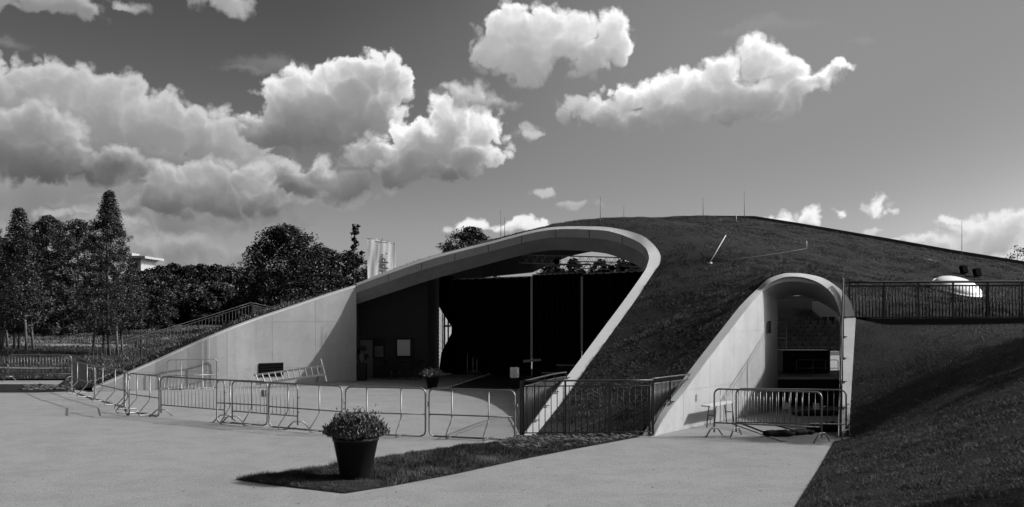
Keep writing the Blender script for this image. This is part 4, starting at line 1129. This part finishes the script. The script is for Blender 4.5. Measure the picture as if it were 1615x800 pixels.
drape((918.5, 1030), (40.2, 38.6), (432.5, 427), .0, 'black stage drape right of the second pale pole')
# cut-out flats at the left end leave a wedge of daylight
quad_thing('stage_flat', [P(677, 436, 43.6), P(716, 436, 43.6), P(716, 522, 43.6), P(700, 496, 43.6), P(682, 468, 43.6), P(677, 468, 43.6)], .06, BLACK, 'black slanted stage flat above the wedge of daylight', 'stage flat')
quad_thing('stage_flat', [P(716, 518, 43.6), P(716, 603, 43.6), P(690, 603, 43.6), P(696, 556, 43.6)], .06, BLACK, 'black slanted stage flat below the wedge of daylight', 'stage flat')
quad_thing('stage_flat', [P(600, 440, 44.4), P(681, 436, 44.4), P(681, 500, 44.4), P(684, 556, 44.4), P(688, 600, 44.4), P(600, 600, 44.4)], .06, BLACK, 'black stage flat beside the truss tower', 'stage flat')
for x, yb, Y, lab in ((838.3, 566, 40.4, 'pale upright pole in front of the black drapes, nearer the middle'), (917.6, 552, 39.6, 'pale upright pole in front of the black drapes, nearer the arch leg')):
    a, c = P(x, 436, Y), P(x, yb, Y); m = MB(); m.beam(c, a, .085, .06); tag(m.build('pole', PALEP), lab, 'pole', 'pale poles before the drapes')
TR = mat('truss_aluminium', .30, .4, metal=.5)
def truss(p, q, w, label, bays, r=.02, faces=4):
    t = empty('lighting_truss', (0, 0, 0), label=label, cat='truss', group='lighting trusses of the stage')
    p, q = Vector(p), Vector(q); d = (q - p).normalized(); u = Vector((0, 0, 1)) if abs(d.z) < .8 else Vector((1, 0, 0)); s = d.cross(u).normalized(); u = s.cross(d)
    cor = [s * a * w / 2 + u * c * w / 2 for a, c in ((-1, -1), (1, -1), (1, 1), (-1, 1))]
    for k in range(4):
        m = MB(); m.tube([p + cor[k], q + cor[k]], r, 5); m.build('chord', TR, t)
    m = MB()
    for f in range(4):
        for i in range(bays):
            a = p.lerp(q, i / bays) + cor[f]; c = p.lerp(q, (i + .5) / bays) + cor[(f + 1) % 4]; e = p.lerp(q, (i + 1) / bays) + cor[f]
            m.tube([a, c, e], r * .6, 4)
    m.build('lattice', TR, t)
    return t
truss(P(846, 425, 41.5), P(932, 423, 41.0), .35, 'lattice truss lying on top of the drapes', 6)
truss(P(692.5, 445, 45.0), P(692.5, 600, 45.0), .36, 'upright truss tower in the wedge of daylight', 13, .022)
truss(P(820, 408, 46.0), P(1010, 414, 44.0), .4, 'lighting truss hanging high under the rear edge of the roof', 14)
truss(P(900, 418, 47.0), P(1012, 420, 45.0), .35, 'lighting truss hanging lower behind the drapes', 9)
for i, (x, y) in enumerate(((965, 424), (982, 425), (878, 414), (1002, 418))):
    c = P(x, y, 44.6); t = empty('stage_lamp', c, label=('first', 'second', 'topmost left', 'last')[i] + ' black stage lamp hanging from the trusses under the roof', cat='lamp', group='stage lamps in the rig')
    m = MB(); m.lathe([(.0, -.16), (.10, -.16), (.15, .12), (.0, .12)], n=12); o = m.build('housing', POT, t); o.rotation_euler = (R(70), 0, 0)
    m = MB(); m.tube([(-.18, 0, 0), (-.18, 0, .25), (.18, 0, .25), (.18, 0, 0)], .012, 5); m.build('yoke', POT, t)
# pale walls of the gallery seen through the wedge and over the drapes
quad_thing('gallery_wall', [(-6.4, 58, 0), (-2.4, 61.5, 0), (-2.4, 61.5, 4.4), (-6.4, 58, 4.4)], .3, DIM_CONC, 'pale sunlit wall seen through the wedge beside the truss tower', 'wall')
for px_, lab in ((701, 'thin dark scaffold post in the wedge of daylight, nearer the tower'), (707, 'thin dark scaffold post in the wedge of daylight, nearer the drapes')):
    a = P(px_, 470, 46.5); m = MB(); m.tube([(a.x, a.y, 0), (a.x, a.y, 3.6)], .045, 6); m.tube([(a.x - .12, a.y, 2.2), (a.x + .12, a.y, 2.2)], .05, 6); tag(m.build('scaffold_post', STEEL_DARK), lab, 'post', 'scaffold posts behind the stage')
# stage floor
stg = empty('stage', (0, 0, 0), label='dark stage floor with a ribbed edge under the big arch', cat='stage')
sp = [G(700, 613, .06), G(800, 611, .06), G(900, 604, .06), Vector((5.3, 36, .06)), Vector((5.6, 46, .06)), Vector((-3.2, 46, .06)), G(772, 590, .06)]
m = MB(); n = len(sp); m.add(sp + [Vector((p.x, p.y, 0.004)) for p in sp], [tuple(range(n))] + [(i, n + i, n + (i + 1) % n, (i + 1) % n) for i in range(n)]); m.build('floor', DARK, stg)
for k in range(16):
    u = k / 15; c = G(700, 613, .07).lerp(G(772, 590, .07), u); m = MB(); m.box(c + Vector((.05, 0, .02)), (.22, .12, .03), rz=.9); m.build('rib', mat('dull_plate', .22), stg)
dr = empty('drum', P(811.5, 588, 34), label='white cylindrical drum on a dark stand on the stage', cat='drum'); dr.location.z = .46
m = MB(); m.lathe([(0, 0), (.155, 0), (.165, .02), (.165, .36), (.155, .38), (0, .38)], n=24); m.build('shell', mat('white_paint', .75, .5), dr)
m = MB(); m.box((0, 0, -.2), (.3, .3, .4)); m.build('stand', DARK, dr)
for i, (x, y, w_, h_, lab) in enumerate(((872, 592, .9, .55, 'black equipment case on the stage behind the drum'), (893, 585, .7, .8, 'taller black equipment case next to the arch leg'))):
    c = G(x, 612, .06); c = Vector((P(x, y, 35.5).x, 35.5 + i * .8, .062)); t = empty('equipment_case', c, label=lab, cat='case', group='equipment cases on the stage')
    m = MB(); m.box((0, 0, h_ / 2), (w_, .6, h_)); m.build('body', mat('black_laminate', .010, .35), t)
    m = MB(); m.box((0, -.31, h_ - .05), (w_, .02, .03)); m.build('edge_strip', TR, t)
m = MB(); m.beam(P(826, 570, 39.5), P(852, 567.5, 39.8), .12, .10); tag(m.build('floor_bar', PALEP), 'pale bar at the foot of the pole on the stage', 'bar')
for x, yt in ((737, 557), (746, 563), (752, 566)):
    a = P(x, yt, 41.5); m = MB(); m.tube([(a.x, a.y, .06), a], .018, 6); m.tube([(a.x - .2, a.y, .07), (a.x, a.y, .3), (a.x + .2, a.y, .07)], .012, 5); tag(m.build('stand', TR), {737: 'leftmost and tallest', 746: 'middle', 752: 'rightmost and lowest'}[x] + ' thin metal stand on the stage before the drapes', 'stand', 'thin stands on the stage')
# door, windows and furniture at the inner side wall
sw = [o for o in shell.children if o.name == 'stage_side_wall'][0]
def wall_bit(name, px0, py0, px1, py1, mm, d=.05, parent=sw, Y=40.9):
    a, c = P(px0, py1, Y), P(px1, py0, Y); m = MB(); m.box(((a.x + c.x) / 2, Y - d / 2, (a.z + c.z) / 2), (c.x - a.x, d, c.z - a.z)); o = m.build(name, mm); o.parent = parent; return o
wall_bit('door', 566, 537, 588, 595, mat('grey_door', .16, .6), .06)
w1 = wall_bit('window', 589, 534, 607, 565, POT, .07); wall_bit('pane', 591, 546, 605, 563, mat('dim_glass', .10, .15), .085, w1)
w2 = wall_bit('window', 625, 533, 652, 564, POT, .07, Y=40.95); wall_bit('pane', 627, 536, 647, 561, mat('pane_reflection', .55, .25), .085, w2, Y=40.95)  # the reflection in this glass is put into the pale pane colour
def table(c, w_, label):
    t = empty('bench_table', c, label=label, cat='table', group='tables at the inner side wall')
    m = MB(); m.box((0, 0, .74), (w_, .6, .04)); m.build('top', DARK, t)
    for x in (-w_ / 2 + .1, w_ / 2 - .1):
        for y in (-.22, .22):
            m = MB(); m.tube([(x, y, 0), (x, y, .72)], .018, 6); m.build('leg', STEEL_DARK, t)
table(Vector((-4.6, 40.0, .004)), 1.5, 'dark table below the pale window under the arch')
table(Vector((-5.35, 40.2, .004)), .7, 'small dark table between door and windows')
def chair(c, rz, label):
    t = empty('chair', c, rz, label, 'chair', 'dark chairs at the inner side wall')
    m = MB(); m.box((0, 0, .45), (.42, .42, .04)); m.build('seat', DARK, t); m = MB(); m.box((0, .2, .72), (.42, .03, .4), rx=-.1); m.build('backrest', DARK, t)
    for x in (-.18, .18):
        for y in (-.18, .18):
            m = MB(); m.tube([(x, y, 0), (x, y, .44)], .014, 5); m.build('leg', STEEL_DARK, t)
chair(Vector((-5.0, 39.3, .004)), .3, 'dark chair left in front of the dark tables'); chair(Vector((-4.2, 39.2, .004)), -.4, 'dark chair right in front of the dark tables')
t = empty('pedestal_plant', P(570, 601, 38.9), label='dark round-headed plant on a black pedestal beside the door', cat='plant'); t.location.z = .004
m = MB(); m.box((0, 0, .36), (.42, .4, .72)); m.build('pedestal', POT, t)
m = MB(); m.lathe([(0, .72), (.10, .72), (.17, .95), (.14, 1.1), (.05, 1.15), (0, 1.15)], n=16); m.build('vase', mat('dim_plaster', .08), t)
cl = np.array([(-.18, 0, 1.22), (.06, 0, 1.36), (.16, 0, 1.0)]); o = link('crown', leaves(cl, [.16, .17, .16], 160, .05), LEAF_D, t)

# ------------------------------------------------------------------ on the roof
WHITE = mat('white_acrylic', .78, .25, spec=.5)
c = on_roof(1507, 462); nrm_ = Vector((float(dome_z(c.x - .3, c.y)[0] - dome_z(c.x + .3, c.y)[0]) / .6, float(dome_z(c.x, c.y - .3)[0] - dome_z(c.x, c.y + .3)[0]) / .6, 1)).normalized()
sk = empty('skylight', c, label='white domed skylight in the grass slope behind the picket railing', cat='skylight')
nrm_ = (nrm_ + Vector((0, -.25, 0))).normalized(); sk.location = c + nrm_ * .16
sk.rotation_euler = nrm_.to_track_quat('Z', 'Y').to_euler()
m = MB(); m.lathe([(.98, -.4), (.98, .10), (.93, .13), (.92, .10)], n=48); m.build('collar', WHITE, sk)
m = MB(); m.lathe([(.91, .10), (.88, .20), (.78, .31), (.6, .41), (.38, .48), (.15, .505), (.0, .51)], n=48); m.build('dome', WHITE, sk)
sk.scale = (.88, .88, .70)
for x, y, lab in ((1520, 433, 'upper of two dark floodlights on the roof slope'), (1541, 438, 'lower of two dark floodlights on the roof slope')):
    c = on_roof(x, y); t = empty('floodlight', c, label=lab, cat='floodlight', group='floodlights on the roof slope')
    m = MB(); m.box((0, 0, .20), (.26, .18, .30), rz=.3, rx=-.3); m.build('housing', FLOOD, t); m = MB(); m.tube([(-.12, 0, 0), (-.12, 0, .2)], .015, 5); m.tube([(.12, 0, 0), (.12, 0, .2)], .015, 5); m.build('bracket', POT, t)
for x, y, lab in ((1466, 417, 'small pale fixture with two arms on the roof slope'),):
    c = on_roof(x, y); t = empty('roof_fixture', c, label=lab, cat='fixture'); m = MB(); m.tube([(-.25, 0, .12), (0, 0, .2), (.25, 0, .08)], .02, 6); m.build('arm', PALEP, t); m = MB(); m.box((.2, 0, .12), (.14, .14, .10)); m.build('head', PALEP, t)
ROD = mat('thin_rod', .12, .5)
def rod(px, ytop, ybot, Y, label, r=.016):
    if Y is None: c = on_roof(px, ybot)
    else: c = P(px, ybot, Y)
    top = P(px, ytop, c.y); m = MB(); m.tube([(0, 0, -.1), (top.x - c.x, 0, top.z - c.z)], [r, r * .6], 6)
    o = m.build('lightning_rod', ROD); o.location = c; tag(o, label, 'rod', 'lightning rods on the roof')
rod(947, 311, 357, 36.8, 'lightning rod standing on the crest of the arch coping')
rod(984, 325, 343, None, 'short lightning rod right of the one on the arch crest')
rod(1109, 312, 341.5, None, 'lightning rod on the highest part of the grass roof')
rod(1174, 302, 348, None, 'tallest lightning rod where the rear rim begins')
rod(1517, 349, 403, None, 'lightning rod far down the right slope of the roof')
rod(790, 331, 375, 38.2, 'lightning rod on the left half of the arch coping'); rod(796, 342, 373, 38.3, 'shorter lightning rod beside the one on the left half of the arch')
a, c = on_roof(1119, 416), None
d_ = P(1145, 371, a.y + 1.2); m = MB(); m.tube([(0, 0, 0), d_ - a], .016, 7); m.lathe([(.10, -.02), (.10, .03), (.0, .03)], n=10); o = m.build('leaning_pole', mat('pale_pole', .4)); o.location = a; tag(o, 'white pole leaning to the right on the grass roof', 'pole')
pts = [on_roof(x, y) + Vector((0, 0, .05 + .0 * x)) for x, y in ((1122, 414), (1160, 411), (1200, 406), (1240, 400), (1272, 394))]
m = MB(); m.tube(pts, .006, 5); tag(m.build('roof_cable', mat('pale_cable', .14)), 'thin pale cable lying across the grass roof', 'cable')
for x, y in ((1272, 393), (1161, 350)):
    c = on_roof(x, y); m = MB(); m.tube([(0, 0, 0), (0, 0, .32)], .02, 6); o = m.build('marker_peg', PALEP); o.location = c; tag(o, 'short pale peg at the end of the roof cable' if x > 1200 else 'short pale peg near the roof ridge', 'peg')

# ------------------------------------------------------------------ banners, far building
def banner(px0, px1, ytop, Y, label, text=None, big=None):
    a = P(px0, ytop, Y); w_ = (px1 - px0) / F * Y; Hh = 3.4; x_r = a.x + w_; w_ /= math.cos(R(38))
    t = empty('banner', (x_r, Y, 1.5), R(38), label=label, cat='banner', group='banners behind the shell')
    top = a.z - 1.5
    m = MB(); m.tube([(0.06, 0, 0), (0.06, 0, top + .12)], .035, 8); m.build('pole', GALV, t)
    m = MB(); m.tube([(.10, 0, top + .03), (-w_ - .05, 0, top + .03)], .018, 6); m.build('arm', GALV, t)
    m = MB(); nx, nz = 14, 10; vs = []
    rip = lambda i, k: .035 * math.sin(i * .5 + k * .35) * (.3 + k / nz) + .018 * math.sin(i * 1.1 - k * .6)
    for k in range(nz + 1):
        for i in range(nx + 1): vs.append((-w_ * i / nx, rip(i, k) , top - Hh * k / nz))
    m.add(vs, [(k * (nx + 1) + i, k * (nx + 1) + i + 1, (k + 1) * (nx + 1) + i + 1, (k + 1) * (nx + 1) + i) for k in range(nz) for i in range(nx)], True)
    cm_ = mat('banner_cloth', .26, .7, var=.06, scale=1)
    cloth = m.build('cloth', cm_, t)
    INK = mat('banner_ink', .03, .8)
    for body, size, x, z in (text or []):
        cu = bpy.data.curves.new('lettering', 'FONT'); cu.body = body; cu.size = size; cu.extrude = .002; cu.offset = .012
        tmp = bpy.data.objects.new('tmp', cu); COL.objects.link(tmp)
        dg = bpy.context.evaluated_depsgraph_get(); me = bpy.data.meshes.new_from_object(tmp.evaluated_get(dg)); COL.objects.unlink(tmp); bpy.data.objects.remove(tmp)
        me.materials.clear(); o = link('lettering', me, INK); o.parent = cloth; o.rotation_euler = (R(90), R(-90), 0); o.location = (-w_ * x, -.13, top + z)
    return t
banner(582, 602, 378.5, 64.0, 'pale banner at the back, leftmost of the three')
banner(594, 611, 382.5, 62.6, 'pale banner in the middle of the three')
banner(600, 621, 384.5, 61.2, 'front banner with upright lettering and a square logo', [('FENKIRCHEN', .27, .80, -2.35), ('PP', .74, .44, -1.75), ("'", .5, .30, -.75)])
FB = mat('far_white_wall', .27, .7, var=.08, scale=.2); FD = mat('far_window', .05, .3)
c = P(232, 430, 300); fb_ = empty('terrace_building', (c.x, 300, 0), label='white terrace building on the far ridge above the wood', cat='building')
def fbox(name, x0, x1, y0, y1, d, mm, dy=0, parent=fb_):
    a, e = P(x0, y1, 300), P(x1, y0, 300); m = MB(); m.box(((a.x + e.x) / 2 - c.x, dy, (a.z + e.z) / 2), (e.x - a.x, d, e.z - a.z)); return m.build(name, mm, parent)
w_ = fbox('wall', 214, 234, 412, 470, 12, FB)
fbox('upper_storey', 204, 236, 405.5, 412, 14, FB); fbox('balcony', 218, 246, 406.5, 410, 16, FB, -1); fbox('roof_house', 207, 214, 400, 405.5, 6, FB)
for x in (208, 216, 224, 231): fbox('window', x, x + 4, 407, 411, .4, FD, -7.3)
for x in (217, 222, 227): fbox('window', x, x + 3, 416, 424, .4, FD, -6.2)

# ------------------------------------------------------------------ loose stones
STONE = mat('slate_stone', .085, .8, var=.5, scale=3)
def stones(label, poly, n, s0, s1, seed):
    r_ = np.random.default_rng(seed); xs = [p.x for p in poly]; ys = [p.y for p in poly]; m = MB(); k = 0
    while k < n:
        x, y = r_.uniform(min(xs), max(xs)), r_.uniform(min(ys), max(ys))
        if not inpoly([(p.x, p.y) for p in poly], np.array([x]), np.array([y]))[0]: continue
        s = r_.uniform(s0, s1); a0 = r_.uniform(0, 6.28); nn = r_.integers(5, 8); el_ = r_.uniform(.45, .9)
        tx, ty = r_.uniform(-.25, .25, 2); z = r_.uniform(.02, .07); hh = s * r_.uniform(.12, .3); ring = []
        for j in range(nn):
            a = a0 + 6.283 * j / nn; rr = s * r_.uniform(.75, 1.1); dx, dy = rr * math.cos(a), rr * el_ * math.sin(a); ring.append((x + dx, y + dy, z + tx * dx + ty * dy))
        top = [(p[0] * .94 + x * .06, p[1] * .94 + y * .06, p[2] + hh) for p in ring]
        m.add(ring + top, [tuple(range(nn, 2 * nn))] + [(j, (j + 1) % nn, nn + (j + 1) % nn, nn + j) for j in range(nn)]); k += 1
    return tag(m.build('gravel', STONE), label, 'stones', kind='stuff')
stones('flat grey stones bedded before the straight railing', [G(778, 701), G(815, 692), G(880, 688), G(1012, 687), G(985, 693.5), G(925, 704), G(870, 711), G(800, 711)], 1100, .025, .075, 3)
stones('grey stones in the planted strip at the far left', [G(32, 617), G(118, 616), G(112, 609), G(36, 609)], 300, .04, .10, 4)
# dark trees beyond the seating, seen over the drapes
for i, (px, yt, hw) in enumerate(((872, 418, 22), (905, 412, 24), (945, 414, 26), (985, 410, 24), (1012, 413, 22))):
    p = Vector((P(px, 500, 95).x, 95, 2.0))
    make_tree('leafy_tree', ORD[i] + ' from the left of the dark trees seen over the drapes', p, hgt(px, yt, 95) - 2.0, hw / F * 95, 'broad', .5, 110, 36, .2, LEAF_D, .5, 70 + i, 'dark trees beyond the seating')

# fallen leaves and grit on the paving
r_ = np.random.default_rng(12); m = MB()
for k in range(150):
    c = G(r_.uniform(20, 1280), 640 + 165 * r_.random() ** .8); s = r_.uniform(.012, .035); a = r_.uniform(0, 6.28)
    if inpoly([(p.x, p.y) for p in hp], np.array([c.x]), np.array([c.y]))[0] or inpoly([(p.x, p.y) for p in island], np.array([c.x]), np.array([c.y]))[0]: continue
    u_ = Vector((math.cos(a), math.sin(a), .1)) * s; w_ = Vector((-math.sin(a), math.cos(a), .25)) * s * .55; c.z = .008
    m.add([c - u_, c + w_, c + u_, c - w_ + Vector((0, 0, .006))], [(0, 1, 2, 3)])
tag(m.build('leaf_litter', mat('dead_leaf', .05, .8)), 'scattered small dead leaves lying on the paving', 'leaves', kind='stuff')
